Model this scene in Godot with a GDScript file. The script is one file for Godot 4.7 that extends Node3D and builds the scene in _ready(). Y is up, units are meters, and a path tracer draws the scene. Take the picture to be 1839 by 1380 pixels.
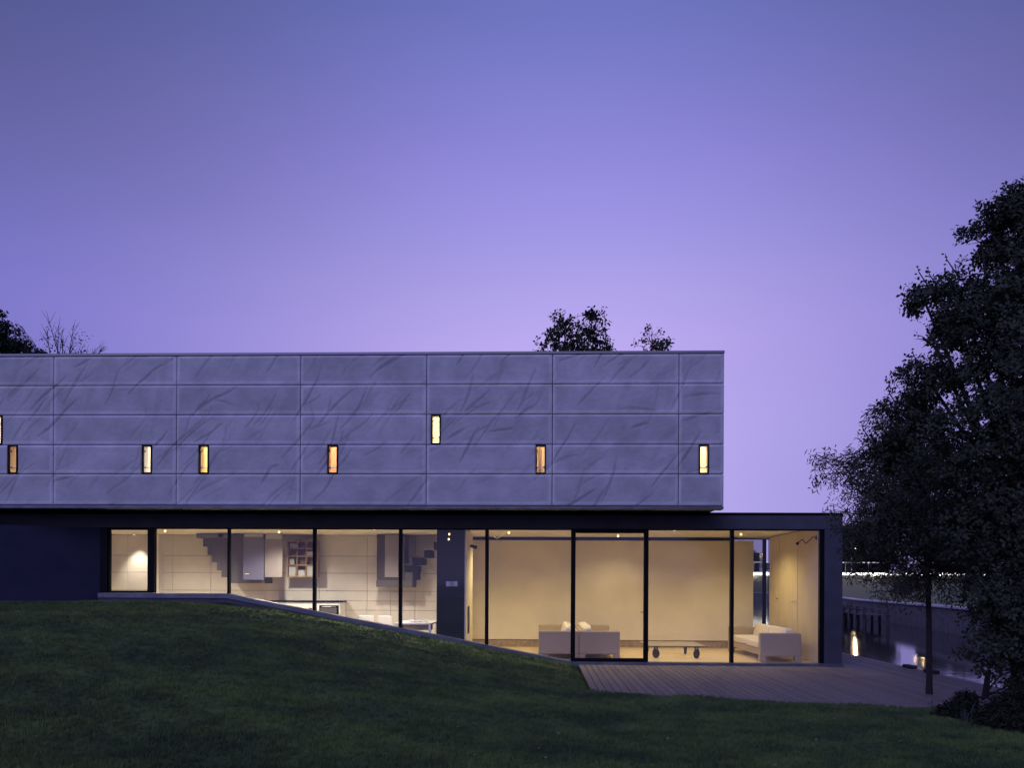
extends Node3D

# ------------------------------------------------------------------ mesh builder
class MB:
	var v := PackedVector3Array()
	var n := PackedVector3Array()
	var c := PackedColorArray()
	var col := Color(1, 1, 1)

	func vert(p: Vector3, nn: Vector3) -> void:
		v.append(p)
		n.append(nn)
		c.append(col)

	func tri(a: Vector3, b: Vector3, d: Vector3, hint: Vector3) -> void:
		var nn: Vector3 = (d - a).cross(b - a)
		if nn.length_squared() < 1e-16:
			return
		nn = nn.normalized()
		if nn.dot(hint) < 0.0:
			nn = -nn
			vert(a, nn); vert(d, nn); vert(b, nn)
		else:
			vert(a, nn); vert(b, nn); vert(d, nn)

	func quad(a: Vector3, b: Vector3, d: Vector3, e: Vector3, hint: Vector3) -> void:
		tri(a, b, d, hint)
		tri(a, d, e, hint)

	func stri(a: Vector3, b: Vector3, d: Vector3, na: Vector3, nb: Vector3, nd: Vector3) -> void:
		var nn: Vector3 = (d - a).cross(b - a)
		if nn.dot(na + nb + nd) < 0.0:
			vert(a, na); vert(d, nd); vert(b, nb)
		else:
			vert(a, na); vert(b, nb); vert(d, nd)

	func bx(ctr: Vector3, size: Vector3, bev := 0.004, bas := Basis()) -> void:
		var h := size * 0.5
		var b: float = minf(bev, minf(h.x, minf(h.y, h.z)) * 0.45)
		var corner := func(axis: int, sg: Array) -> Vector3:
			var p := Vector3.ZERO
			for k in 3:
				p[k] = sg[k] * (h[k] if k == axis else h[k] - b)
			return ctr + bas * p
		for i in 3:
			var j := (i + 1) % 3
			var k := (i + 2) % 3
			for s in [-1.0, 1.0]:
				var q := []
				for t in [[-1.0, -1.0], [1.0, -1.0], [1.0, 1.0], [-1.0, 1.0]]:
					var sg := [0.0, 0.0, 0.0]
					sg[i] = s; sg[j] = t[0]; sg[k] = t[1]
					q.append(corner.call(i, sg))
				var o := Vector3.ZERO
				o[i] = s
				quad(q[0], q[1], q[2], q[3], bas * o)
		if b < 0.0006:
			return
		for i in 3:
			var j := (i + 1) % 3
			var k := (i + 2) % 3
			for s in [-1.0, 1.0]:
				for t in [-1.0, 1.0]:
					var s1 := [0.0, 0.0, 0.0]
					s1[i] = s; s1[j] = t; s1[k] = -1.0
					var s2 := s1.duplicate()
					s2[k] = 1.0
					var o := Vector3.ZERO
					o[i] = s; o[j] = t
					quad(corner.call(i, s1), corner.call(i, s2), corner.call(j, s2), corner.call(j, s1), bas * o)
		for sx in [-1.0, 1.0]:
			for sy in [-1.0, 1.0]:
				for sz in [-1.0, 1.0]:
					var sg := [sx, sy, sz]
					tri(corner.call(0, sg), corner.call(1, sg), corner.call(2, sg), bas * Vector3(sx, sy, sz))

	func mm(x0: float, x1: float, y0: float, y1: float, z0: float, z1: float, bev := 0.004) -> void:
		bx(Vector3((x0 + x1) * 0.5, (y0 + y1) * 0.5, (z0 + z1) * 0.5), Vector3(absf(x1 - x0), absf(y1 - y0), absf(z1 - z0)), bev)

	# prism of an outline in x,y between two depths
	func prism(poly: PackedVector2Array, z0: float, z1: float) -> void:
		var idx := Geometry2D.triangulate_polygon(poly)
		for t in range(0, idx.size(), 3):
			for z in [z0, z1]:
				var o := Vector3(0, 0, 1 if z == maxf(z0, z1) else -1)
				tri(Vector3(poly[idx[t]].x, poly[idx[t]].y, z), Vector3(poly[idx[t + 1]].x, poly[idx[t + 1]].y, z), Vector3(poly[idx[t + 2]].x, poly[idx[t + 2]].y, z), o)
		var ccw := 1.0 if not Geometry2D.is_polygon_clockwise(poly) else -1.0
		for i in poly.size():
			var a := poly[i]
			var b := poly[(i + 1) % poly.size()]
			var d := (b - a)
			var o := Vector3(d.y, -d.x, 0) * ccw
			# is_polygon_clockwise is for y down, so test by area below
			var ar := 0.0
			for k in poly.size():
				ar += poly[k].cross(poly[(k + 1) % poly.size()])
			o = Vector3(d.y, -d.x, 0) * (1.0 if ar > 0 else -1.0)
			quad(Vector3(a.x, a.y, z0), Vector3(b.x, b.y, z0), Vector3(b.x, b.y, z1), Vector3(a.x, a.y, z1), o)

	func tube(pts: Array, radii: Array, sides := 6, caps := true) -> void:
		var rings := []
		var norms := []
		var up := Vector3.UP
		for i in pts.size():
			var a: Vector3 = pts[maxi(i - 1, 0)]
			var b: Vector3 = pts[mini(i + 1, pts.size() - 1)]
			var d := (b - a).normalized()
			if absf(d.dot(up)) > 0.95:
				up = Vector3.RIGHT if absf(d.x) < 0.9 else Vector3.FORWARD
			var x := d.cross(up).normalized()
			var y := x.cross(d).normalized()
			up = y
			var ring := []
			var nr := []
			for k in sides:
				var t := TAU * k / sides
				var o := x * cos(t) + y * sin(t)
				ring.append(pts[i] + o * float(radii[i]))
				nr.append(o)
			rings.append(ring)
			norms.append(nr)
		for i in pts.size() - 1:
			for k in sides:
				var m := (k + 1) % sides
				stri(rings[i][k], rings[i][m], rings[i + 1][m], norms[i][k], norms[i][m], norms[i + 1][m])
				stri(rings[i][k], rings[i + 1][m], rings[i + 1][k], norms[i][k], norms[i + 1][m], norms[i + 1][k])
		if caps:
			for e in [0, pts.size() - 1]:
				var o: Vector3 = (pts[e] - pts[1 if e == 0 else pts.size() - 2])
				for k in range(1, sides - 1):
					tri(rings[e][0], rings[e][k], rings[e][k + 1], o)

	func ball(ctr: Vector3, r: Vector3, seg := 10, rows := 7) -> void:
		for i in rows:
			for k in seg:
				var q := []
				for t in [[i, k], [i, k + 1], [i + 1, k + 1], [i + 1, k]]:
					var a: float = PI * t[0] / rows
					var b: float = TAU * t[1] / seg
					q.append(Vector3(sin(a) * cos(b), cos(a), sin(a) * sin(b)))
				stri(ctr + q[0] * r, ctr + q[1] * r, ctr + q[2] * r, q[0], q[1], q[2])
				stri(ctr + q[0] * r, ctr + q[2] * r, ctr + q[3] * r, q[0], q[2], q[3])

	func done() -> ArrayMesh:
		var m := ArrayMesh.new()
		var a := []
		a.resize(Mesh.ARRAY_MAX)
		a[Mesh.ARRAY_VERTEX] = v
		a[Mesh.ARRAY_NORMAL] = n
		a[Mesh.ARRAY_COLOR] = c
		m.add_surface_from_arrays(Mesh.PRIMITIVE_TRIANGLES, a)
		return m

# ------------------------------------------------------------------ helpers
var rng := RandomNumberGenerator.new()
var M := {}
var used := {}

func numbered(s: String) -> String:
	if not used.has(s):
		used[s] = 0
		return s
	used[s] += 1
	return "%s_%03d" % [s, used[s]]

func obj(called: String, st: MB, m: Material, parent: Node = null) -> MeshInstance3D:
	return inst(called, st.done(), m, parent)

func inst(called: String, mesh: Mesh, m: Material, parent: Node = null) -> MeshInstance3D:
	var o := MeshInstance3D.new()
	o.mesh = mesh
	o.material_override = m
	if parent == null:
		o.name = numbered(called)
		add_child(o, true)
	else:
		var k := 0
		for ch in parent.get_children():
			var nm := String(ch.name)
			if nm == called or (nm.begins_with(called + "_") and nm.trim_prefix(called + "_").is_valid_int()):
				k += 1
		o.name = called if k == 0 else "%s_%03d" % [called, k]
		parent.add_child(o, true)
	return o

func base(called: String, parent: Node = null, at := Vector3.ZERO) -> Node3D:
	var o := Node3D.new()
	if parent == null:
		o.name = numbered(called)
		add_child(o, true)
	else:
		var k := 0
		for ch in parent.get_children():
			var nm := String(ch.name)
			if nm == called or (nm.begins_with(called + "_") and nm.trim_prefix(called + "_").is_valid_int()):
				k += 1
		o.name = called if k == 0 else "%s_%03d" % [called, k]
		parent.add_child(o, true)
	o.position = at
	return o

func tag(o: Node, label: String, category := "", group := "", kind := "") -> Node:
	if label: o.set_meta("label", label)
	if category: o.set_meta("category", category)
	if group: o.set_meta("group", group)
	if kind: o.set_meta("kind", kind)
	return o

func mat(lin: Color, rough := 0.7, metal := 0.0, vc := false) -> StandardMaterial3D:
	var m := StandardMaterial3D.new()
	m.albedo_color = lin.linear_to_srgb()
	m.roughness = rough
	m.metallic = metal
	m.vertex_color_use_as_albedo = vc
	m.cull_mode = BaseMaterial3D.CULL_DISABLED
	return m

func noise_tex(freq: float, lo: Color, hi: Color, size := 512, oct := 5, seed_ := 1, normal := false, strength := 4.0) -> NoiseTexture2D:
	var t := NoiseTexture2D.new()
	t.width = size
	t.height = size
	t.seamless = true
	var fn := FastNoiseLite.new()
	fn.seed = seed_
	fn.frequency = freq
	fn.fractal_octaves = oct
	t.noise = fn
	if normal:
		t.as_normal_map = true
		t.bump_strength = strength
	else:
		var g := Gradient.new()
		g.set_color(0, lo)
		g.set_color(1, hi)
		t.color_ramp = g
	return t

func tri_tex(m: StandardMaterial3D, t: Texture2D, scale: Vector3) -> StandardMaterial3D:
	m.albedo_texture = t
	m.uv1_triplanar = true
	m.uv1_world_triplanar = true
	m.uv1_scale = scale
	return m

func lin(r: float, g: float, b: float) -> Color:
	return Color(r / 255.0, g / 255.0, b / 255.0).srgb_to_linear()

func omni(called: String, at: Vector3, c: Color, e: float, size := 0.04) -> void:
	var l := OmniLight3D.new()
	l.name = called
	l.position = at
	l.light_color = c
	l.light_energy = e
	l.light_size = size
	l.omni_range = 40.0
	l.omni_attenuation = 2.0
	l.shadow_enabled = true
	add_child(l, true)

func spot(called: String, at: Vector3, to: Vector3, c: Color, e: float, ang: float, soft := 0.6, size := 0.05) -> void:
	var l := SpotLight3D.new()
	l.name = called
	l.position = at
	l.light_color = c
	l.light_energy = e
	l.light_size = size
	l.spot_range = 40.0
	l.spot_attenuation = 2.0
	l.spot_angle = ang
	l.spot_angle_attenuation = soft
	l.shadow_enabled = true
	add_child(l, true)
	var d := (to - at).normalized()
	l.basis = Basis.looking_at(d, Vector3.FORWARD if absf(d.y) > 0.9 else Vector3.UP)

# ------------------------------------------------------------------ ready
func _ready() -> void:
	rng.seed = 20
	make_camera_and_sky()
	make_materials()
	make_ground()
	make_house()
	make_interior()
	make_lights()
	make_furniture()
	make_deck()
	make_far_bank()
	make_trees()
	make_bank_plants()
	make_grass()

func make_camera_and_sky() -> void:
	var cam := Camera3D.new()
	cam.name = "camera"
	cam.projection = Camera3D.PROJECTION_FRUSTUM
	cam.near = 0.1
	cam.far = 900.0
	cam.size = 2.0 * 0.1 * 690.0 / 1450.0
	cam.frustum_offset = Vector2(0.0, 0.1 * 360.0 / 1450.0)
	cam.position = Vector3(0, 1.6, 16.5)
	cam.basis = Basis(Vector3.UP, 0.03378) * Basis(Vector3.BACK, 0.0050)
	add_child(cam)
	cam.current = true

	# dusk sky: elevation ramp, a rosier glow low in the middle of the west
	var keys := [[-90.0, lin(60, 60, 100)], [-0.01, lin(150, 142, 208)], [0.0, lin(186, 172, 239)], [10.0, lin(188, 173, 240)], [16.5, lin(187, 170, 240)], [19.7, lin(177, 164, 235)], [23.5, lin(161, 152, 229)], [27.3, lin(147, 140, 222)], [31.5, lin(128, 128, 207)], [35.4, lin(111, 117, 191)], [45.0, lin(94, 103, 174)], [60.0, lin(84, 94, 160)], [90.0, lin(76, 86, 150)]]
	var cl := FastNoiseLite.new()
	cl.seed = 77
	cl.frequency = 0.02
	cl.fractal_octaves = 3
	var W := 768
	var H := 384
	var im := Image.create(W, H, false, Image.FORMAT_RGBF)
	for y in H:
		var el := (0.5 - (y + 0.5) / H) * 180.0
		var k := 0
		while k < keys.size() - 2 and el > keys[k + 1][0]:
			k += 1
		var t := clampf((el - keys[k][0]) / (keys[k + 1][0] - keys[k][0]), 0, 1)
		var c0: Color = keys[k][1].lerp(keys[k + 1][1], t)
		for x in W:
			var az := (x + 0.5) / W * 360.0
			var d := az - 2.0
			if d > 180.0: d -= 360.0
			if d < -180.0: d += 360.0
			var away := (1.0 - exp(-d * d / (2.0 * 19.0 * 19.0))) * (1.0 - smoothstep(40.0, 80.0, el) * 0.8) * (1.0 - 0.55 * smoothstep(50.0, 150.0, absf(d)))
			im.set_pixel(x, y, Color(c0.r * (1.0 - 0.68 * away), c0.g * (1.0 - 0.62 * away), c0.b * (1.0 - lerpf(0.38, 0.62, smoothstep(16.0, 30.0, el)) * away)) * (1.0 + 0.03 * cl.get_noise_2d((az if az < 180.0 else az - 360.0) * 1.0, el * 4.0)))
	var pm := PanoramaSkyMaterial.new()
	pm.panorama = ImageTexture.create_from_image(im)
	var sky := Sky.new()
	sky.sky_material = pm
	var env := Environment.new()
	env.background_mode = Environment.BG_SKY
	env.sky = sky
	env.background_energy_multiplier = 1.0
	env.tonemap_mode = Environment.TONE_MAPPER_LINEAR
	env.tonemap_exposure = 1.0
	env.sdfgi_enabled = true
	env.ssao_enabled = true
	env.ssil_enabled = true
	var we := WorldEnvironment.new()
	we.name = "world"
	we.environment = env
	add_child(we)

	# last light of the set sun, spread wide by the sky behind the camera
	var sun := DirectionalLight3D.new()
	sun.name = "dusk_light"
	sun.light_color = Color(0.68, 0.70, 1.0)
	sun.light_energy = 0.45
	sun.light_angular_distance = 40.0
	sun.shadow_enabled = true
	sun.sky_mode = DirectionalLight3D.SKY_MODE_LIGHT_ONLY
	add_child(sun)
	sun.basis = Basis.looking_at(Vector3(0.32, -0.58, -0.75).normalized(), Vector3.UP)

func make_materials() -> void:
	M.concrete = mat(Color(1, 1, 1), 0.85, 0.0, true)
	M.concrete.normal_enabled = true
	M.concrete.normal_texture = noise_tex(0.02, Color.BLACK, Color.WHITE, 512, 6, 3, true, 6.0)
	M.concrete.normal_scale = 0.35
	M.concrete.uv1_triplanar = true
	M.concrete.uv1_world_triplanar = true
	M.concrete.uv1_scale = Vector3(0.8, 0.8, 0.8)
	M.coping = mat(Color(0.22, 0.22, 0.23), 0.45, 0.3)
	M.joint = mat(Color(0.03, 0.03, 0.032), 0.9)
	M.fascia = tri_tex(mat(Color(1, 1, 1), 0.55), noise_tex(0.01, Color(0.26, 0.26, 0.29), Color(0.31, 0.31, 0.34), 512, 4, 8), Vector3(0.3, 0.3, 0.3))
	M.sidewall = tri_tex(mat(Color(1, 1, 1), 0.7), noise_tex(0.01, Color(0.15, 0.15, 0.22), Color(0.19, 0.19, 0.26), 512, 4, 40), Vector3(0.3, 0.3, 0.3))
	M.black = mat(Color(0.005, 0.005, 0.006), 0.5)
	M.frame = mat(Color(0.007, 0.007, 0.009), 0.5)
	M.sill = tri_tex(mat(Color(1, 1, 1), 0.4, 0.4), noise_tex(0.02, Color(0.34, 0.35, 0.38), Color(0.44, 0.45, 0.48), 256, 4, 9), Vector3(0.5, 0.5, 0.5))
	M.plaster = tri_tex(mat(Color(1, 1, 1), 0.9), noise_tex(0.008, Color(0.80, 0.78, 0.74), Color(0.87, 0.85, 0.81), 512, 4, 5), Vector3(0.4, 0.4, 0.4))
	M.panelwall = tri_tex(mat(Color(1, 1, 1), 0.6), noise_tex(0.006, Color(0.78, 0.76, 0.73), Color(0.86, 0.84, 0.81), 512, 5, 6), Vector3(0.3, 0.3, 0.3))
	M.creamwall = tri_tex(mat(Color(1, 1, 1), 0.75), noise_tex(0.006, Color(0.82, 0.78, 0.68), Color(0.88, 0.84, 0.74), 512, 4, 7), Vector3(0.25, 0.25, 0.25))
	M.cupboard = tri_tex(mat(Color(1, 1, 1), 0.55), noise_tex(0.01, Color(0.78, 0.71, 0.56), Color(0.84, 0.77, 0.62), 512, 4, 17), Vector3(1.5, 0.12, 1.5))
	M.floor = tri_tex(mat(Color(1, 1, 1), 0.35), noise_tex(0.01, Color(0.84, 0.74, 0.55), Color(0.93, 0.84, 0.66), 512, 5, 10), Vector3(0.3, 0.3, 1.6))
	M.stone = tri_tex(mat(Color(1, 1, 1), 0.7), noise_tex(0.02, Color(0.50, 0.44, 0.34), Color(0.66, 0.58, 0.46), 512, 5, 11), Vector3(0.6, 0.6, 0.6))
	M.dark = tri_tex(mat(Color(1, 1, 1), 0.8), noise_tex(0.01, Color(0.08, 0.078, 0.065), Color(0.12, 0.116, 0.10), 256, 4, 12), Vector3(0.6, 0.6, 0.6))
	M.taupe = tri_tex(mat(Color(1, 1, 1), 0.6), noise_tex(0.01, Color(0.19, 0.155, 0.13), Color(0.26, 0.21, 0.175), 256, 4, 13), Vector3(1.2, 0.3, 1.2))
	M.stair = mat(Color(0.014, 0.014, 0.016), 0.9)
	M.stairgrey = mat(Color(0.105, 0.097, 0.10), 0.85)
	M.lilac = mat(Color(0.13, 0.13, 0.22), 0.5)
	M.palelilac = mat(Color(0.25, 0.22, 0.215), 0.5)
	M.orange = tri_tex(mat(Color(1, 1, 1), 0.6), noise_tex(0.02, Color(0.52, 0.41, 0.20), Color(0.60, 0.47, 0.25), 256, 4, 14), Vector3(1, 3, 1))
	M.paleblue = mat(Color(0.38, 0.38, 0.42), 0.6)
	M.white = mat(Color(0.8, 0.79, 0.77), 0.5)
	M.steel = mat(Color(0.5, 0.5, 0.5), 0.3, 0.9)
	M.fabric = tri_tex(mat(Color(1, 1, 1), 0.95), noise_tex(0.08, Color(0.60, 0.53, 0.42), Color(0.68, 0.61, 0.49), 512, 3, 15), Vector3(2, 2, 2))
	M.fabric.rim_enabled = true
	M.fabric.rim = 0.3
	M.cushion = tri_tex(mat(Color(1, 1, 1), 0.95), noise_tex(0.08, Color(0.80, 0.76, 0.69), Color(0.88, 0.84, 0.77), 512, 3, 16), Vector3(2, 2, 2))
	M.rubber = mat(Color(0.02, 0.02, 0.022), 0.6)
	for dull in [M.black, M.frame, M.dark, M.fascia, M.sidewall, M.stair, M.stairgrey]:
		dull.metallic_specular = 0.2
	M.glass = StandardMaterial3D.new()
	M.glass.albedo_color = Color(0.93, 0.96, 0.95, 0.04)
	M.glass.transparency = BaseMaterial3D.TRANSPARENCY_ALPHA
	M.glass.roughness = 0.0
	M.glass.cull_mode = BaseMaterial3D.CULL_DISABLED
	M.smokedglass = M.glass.duplicate()
	M.smokedglass.albedo_color = Color(0.10, 0.12, 0.18, 0.55)
	M.tableglass = M.glass.duplicate()
	M.tableglass.albedo_color = Color(0.75, 0.88, 0.83, 0.06)
	M.glassedge = mat(Color(0.05, 0.09, 0.075), 0.2)
	M.soil = mat(Color(0.03, 0.028, 0.022), 0.95)
	M.lawn = mat(Color(1, 1, 1), 0.95, 0.0, true)
	M.grass = mat(Color(1, 1, 1), 0.8, 0.0, true)
	M.grass.backlight_enabled = true
	M.grass.backlight = Color(0.25, 0.25, 0.25)
	M.leaf = mat(Color(1, 1, 1), 0.7, 0.0, true)
	M.leaf.metallic_specular = 0.25
	M.leaf.backlight_enabled = true
	M.leaf.backlight = Color(0.2, 0.2, 0.2)
	M.bark = tri_tex(mat(Color(1, 1, 1), 0.95), noise_tex(0.03, Color(0.14, 0.12, 0.11), Color(0.27, 0.24, 0.22), 256, 5, 18), Vector3(4, 0.8, 4))
	M.bank = mat(Color(1, 1, 1), 0.95, 0.0, true)
	M.deck = []
	for k in 3:
		var a := 0.37 + 0.02 * k
		M.deck.append(tri_tex(mat(Color(1, 1, 1), 0.8), noise_tex(0.02, Color(a, a * 0.89, a * 0.86), Color(a + 0.13, (a + 0.13) * 0.91, (a + 0.13) * 0.88), 512, 5, 20 + k), Vector3(5, 1, 0.35)))
	M.water = mat(Color(0.006, 0.008, 0.010), 0.06)
	M.water.metallic_specular = 0.5
	M.water.normal_enabled = true
	M.water.normal_texture = noise_tex(0.012, Color.BLACK, Color.WHITE, 512, 4, 30, true, 3.0)
	M.water.normal_scale = 0.06
	M.water.uv1_triplanar = true
	M.water.uv1_world_triplanar = true
	M.water.uv1_scale = Vector3(0.22, 0.22, 0.5)
	M.asphalt = mat(Color(0.05, 0.05, 0.052), 0.85)
	M.quay = tri_tex(mat(Color(1, 1, 1), 0.85), noise_tex(0.02, Color(0.32, 0.31, 0.31), Color(0.46, 0.44, 0.44), 256, 5, 31), Vector3(0.5, 0.5, 0.5))
	M.quaycap = mat(Color(0.45, 0.44, 0.46), 0.6)
	M.wetwood = tri_tex(mat(Color(1, 1, 1), 0.8), noise_tex(0.03, Color(0.16, 0.15, 0.16), Color(0.27, 0.25, 0.26), 256, 4, 32), Vector3(1, 1, 1))
	M.pole = mat(Color(0.5, 0.5, 0.52), 0.5, 0.2)
	M.rock = tri_tex(mat(Color(1, 1, 1), 0.9), noise_tex(0.02, Color(0.40, 0.39, 0.42), Color(0.58, 0.56, 0.58), 256, 5, 33), Vector3(2, 2, 2))
	M.warmglow = glow(Color(1.0, 0.84, 0.58), 2.2)
	M.roomglow = glow(Color(1.0, 0.86, 0.6), 3.0)
	M.streetglow = glow(Color(1.0, 0.86, 0.55), 14.0)
	M.smallglow = glow(Color(1.0, 0.86, 0.55), 3.0)
	M.trailglow = glow(Color(1.0, 0.97, 0.93), 4.0)
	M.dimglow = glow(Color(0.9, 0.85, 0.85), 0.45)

func glow(c: Color, e: float) -> StandardMaterial3D:
	var m := mat(Color(0.8, 0.8, 0.8), 0.5)
	m.emission_enabled = true
	m.emission = c
	m.emission_energy_multiplier = e
	return m

# ------------------------------------------------------------------ ground, lawn, water
func deck_front(x: float) -> float:
	return 4.19 + (x - 0.77) * 0.34

func in_deck(x: float, z: float) -> float:
	# signed distance, positive inside
	return minf(minf(x - 0.80, 7.4 - x), deck_front(x) - z)

func shore(z: float) -> float:
	return 7.0 if z < 6.0 else 7.0 + (z - 6.0) * 0.9

func lawn_h(x: float, z: float) -> float:
	var p := clampf((0.62 - x) * 0.1765, 0.0, 1.21)
	var soft := 1.21 - smoothstep(0.0, 1.0, (x + 7.4) / 2.2) * 0.15 if x < -5.2 else 99.0
	p = minf(p, soft)
	var g := lerpf(1.0, 0.30, smoothstep(0.8, 13.0, z))
	return p * g + 0.0

var und := FastNoiseLite.new()

func ground_y(x: float, z: float) -> float:
	var h := lawn_h(x, z) + und.get_noise_2d(x * 1.0, z * 1.0) * 0.06 * smoothstep(0.3, 2.0, z)
	var d := in_deck(x, z)
	if x > 0.2:
		h = lerpf(h, -0.22, smoothstep(-0.14, 0.10, d))
	var s := x - shore(z)
	if s > -0.6:
		h = lerpf(h, -1.1, smoothstep(-0.6, 0.9, s))
	return h

func sheet(called: String, x0: float, x1: float, z0: float, z1: float, nx: int, nz: int, hf: Callable, cf: Callable, m: Material) -> MeshInstance3D:
	var st := MB.new()
	var P := PackedVector3Array()
	var N := PackedVector3Array()
	var C := PackedColorArray()
	for j in nz + 1:
		for i in nx + 1:
			var x := lerpf(x0, x1, float(i) / nx)
			var z := lerpf(z0, z1, float(j) / nz)
			P.append(Vector3(x, hf.call(x, z), z))
			C.append(cf.call(x, z))
	for j in nz + 1:
		for i in nx + 1:
			var l := P[j * (nx + 1) + maxi(i - 1, 0)]
			var r := P[j * (nx + 1) + mini(i + 1, nx)]
			var u := P[maxi(j - 1, 0) * (nx + 1) + i]
			var d := P[mini(j + 1, nz) * (nx + 1) + i]
			N.append((d - u).cross(r - l).normalized())
	var idx := PackedInt32Array()
	for j in nz:
		for i in nx:
			var a := j * (nx + 1) + i
			idx.append_array([a, a + 1, a + nx + 2, a, a + nx + 2, a + nx + 1])
	var am := ArrayMesh.new()
	var arr := []
	arr.resize(Mesh.ARRAY_MAX)
	arr[Mesh.ARRAY_VERTEX] = P
	arr[Mesh.ARRAY_NORMAL] = N
	arr[Mesh.ARRAY_COLOR] = C
	arr[Mesh.ARRAY_INDEX] = idx
	am.add_surface_from_arrays(Mesh.PRIMITIVE_TRIANGLES, arr)
	return inst(called, am, m)

var turf := FastNoiseLite.new()

func turf_color(x: float, z: float) -> Color:
	var a := turf.get_noise_2d(x * 3.0, z * 3.0) * 0.5 + 0.5
	var b := turf.get_noise_2d(x * 0.7 + 50.0, z * 1.3) * 0.5 + 0.5
	var c := Color(0.032, 0.058, 0.015).lerp(Color(0.086, 0.132, 0.026), clampf((a - 0.5) * 1.3 + (b - 0.5) * 1.6 + 0.45, 0, 1))
	if in_deck(x, z) > 0.05 and x > 0.3:
		return Color(0.02, 0.018, 0.015)
	return c

func make_ground() -> void:
	und.seed = 4
	und.frequency = 0.55
	turf.seed = 9
	turf.frequency = 0.5
	turf.fractal_octaves = 4
	tag(sheet("lawn", -14.0, 11.0, 0.02, 14.0, 190, 110, ground_y, turf_color, M.lawn), "dark sloping lawn in front of the house", "", "", "structure")
	var far := func(x: float, z: float) -> float: return lawn_h(x, z) - 0.03
	tag(sheet("ground", -90.0, 16.0, 14.0, 60.0, 30, 16, func(x: float, z: float) -> float: return lawn_h(x, 13.9), turf_color, M.lawn), "lawn behind the viewer", "", "", "structure")
	tag(sheet("ground", -90.0, -14.0, 0.02, 14.0, 20, 8, lawn_h, turf_color, M.lawn), "lawn running on to the left", "", "", "structure")
	tag(sheet("ground", -90.0, -11.4, -22.0, 0.02, 20, 8, func(x: float, z: float) -> float: return 1.15 if z > -15.0 else lerpf(1.15, -1.2, clampf((-15.0 - z) / 7.0, 0, 1)), turf_color, M.lawn), "garden ground left of the house", "", "", "structure")
	tag(sheet("ground", -11.4, 7.0, -22.0, -5.35, 20, 16, func(x: float, z: float) -> float: return lerpf(-0.15, -1.2, clampf((-15.0 - z) / 6.0, 0, 1)), turf_color, M.lawn), "garden ground behind the house", "", "", "structure")
	var w := MB.new()
	w.quad(Vector3(-160, -0.4, -130), Vector3(160, -0.4, -130), Vector3(160, -0.4, 40), Vector3(-160, -0.4, 40), Vector3.UP)
	tag(obj("water", w, M.water), "dark still water reflecting sky and lamps", "", "", "structure")

# ------------------------------------------------------------------ house
var house: Node3D
const JX := [-14.53, -12.073, -9.616, -7.147, -4.687, -2.209, 0.238, 2.67, 3.53]
const RY := [6.067, 5.487, 4.902, 4.315, 3.74, 3.128]
# x0, x1, row counted from the top
const SLITS := [[-10.845, -10.645, 2], [-10.537, -10.334, 3], [-7.835, -7.634, 3], [-6.70, -6.50, 3], [-4.150, -3.943, 3], [-2.119, -1.934, 2], [-0.082, 0.112, 3], [3.056, 3.248, 3]]
const FX0 := -14.6
const FY0 := 3.05
const FC := 0.015
var fw := 1215
var fh := 206
var field := PackedFloat32Array()

func splat(x: float, y: float, r: float, d: float) -> void:
	var cx := (x - FX0) / FC
	var cy := (y - FY0) / FC
	var cr := r / FC
	for j in range(maxi(0, int(cy - cr)), mini(fh - 1, int(cy + cr) + 1) + 1):
		for i in range(maxi(0, int(cx - cr)), mini(fw - 1, int(cx + cr) + 1) + 1):
			var q := Vector2(i - cx, j - cy).length() / cr
			if q < 1.0:
				var s := d * minf(1.0, 1.9 * (1.0 - q * q))
				var k := j * fw + i
				if s > field[k]:
					field[k] = s

func stroke(p: Vector2, ang: float, length: float, w: float, d: float, bend: float, depth := 0) -> void:
	var step := 0.014
	var nst := int(length / step)
	var a := ang
	for k in nst:
		var t := float(k) / nst
		var prof := sin(PI * clampf(t * 0.92 + 0.06, 0, 1))
		prof = pow(prof, 0.6)
		splat(p.x, p.y, maxf(0.018, w * prof), d * (0.45 + 0.55 * prof))
		p += Vector2(cos(a), sin(a)) * step
		a += bend * step + rng.randf_range(-0.045, 0.045)
		if depth == 0 and k > 14 and rng.randf() < 0.007:
			stroke(p, a + rng.randf_range(0.3, 0.7) * (1 if rng.randf() < 0.5 else -1), length * rng.randf_range(0.25, 0.5), w * 0.75, d * 0.8, bend * 1.5, 1)

func fld(x: float, y: float) -> float:
	var fx := (x - FX0) / FC
	var fy := (y - FY0) / FC
	var i := clampi(int(fx), 0, fw - 2)
	var j := clampi(int(fy), 0, fh - 2)
	var u := clampf(fx - i, 0, 1)
	var t := clampf(fy - j, 0, 1)
	var k := j * fw + i
	return lerpf(lerpf(field[k], field[k + 1], u), lerpf(field[k + fw], field[k + fw + 1], u), t)

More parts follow.
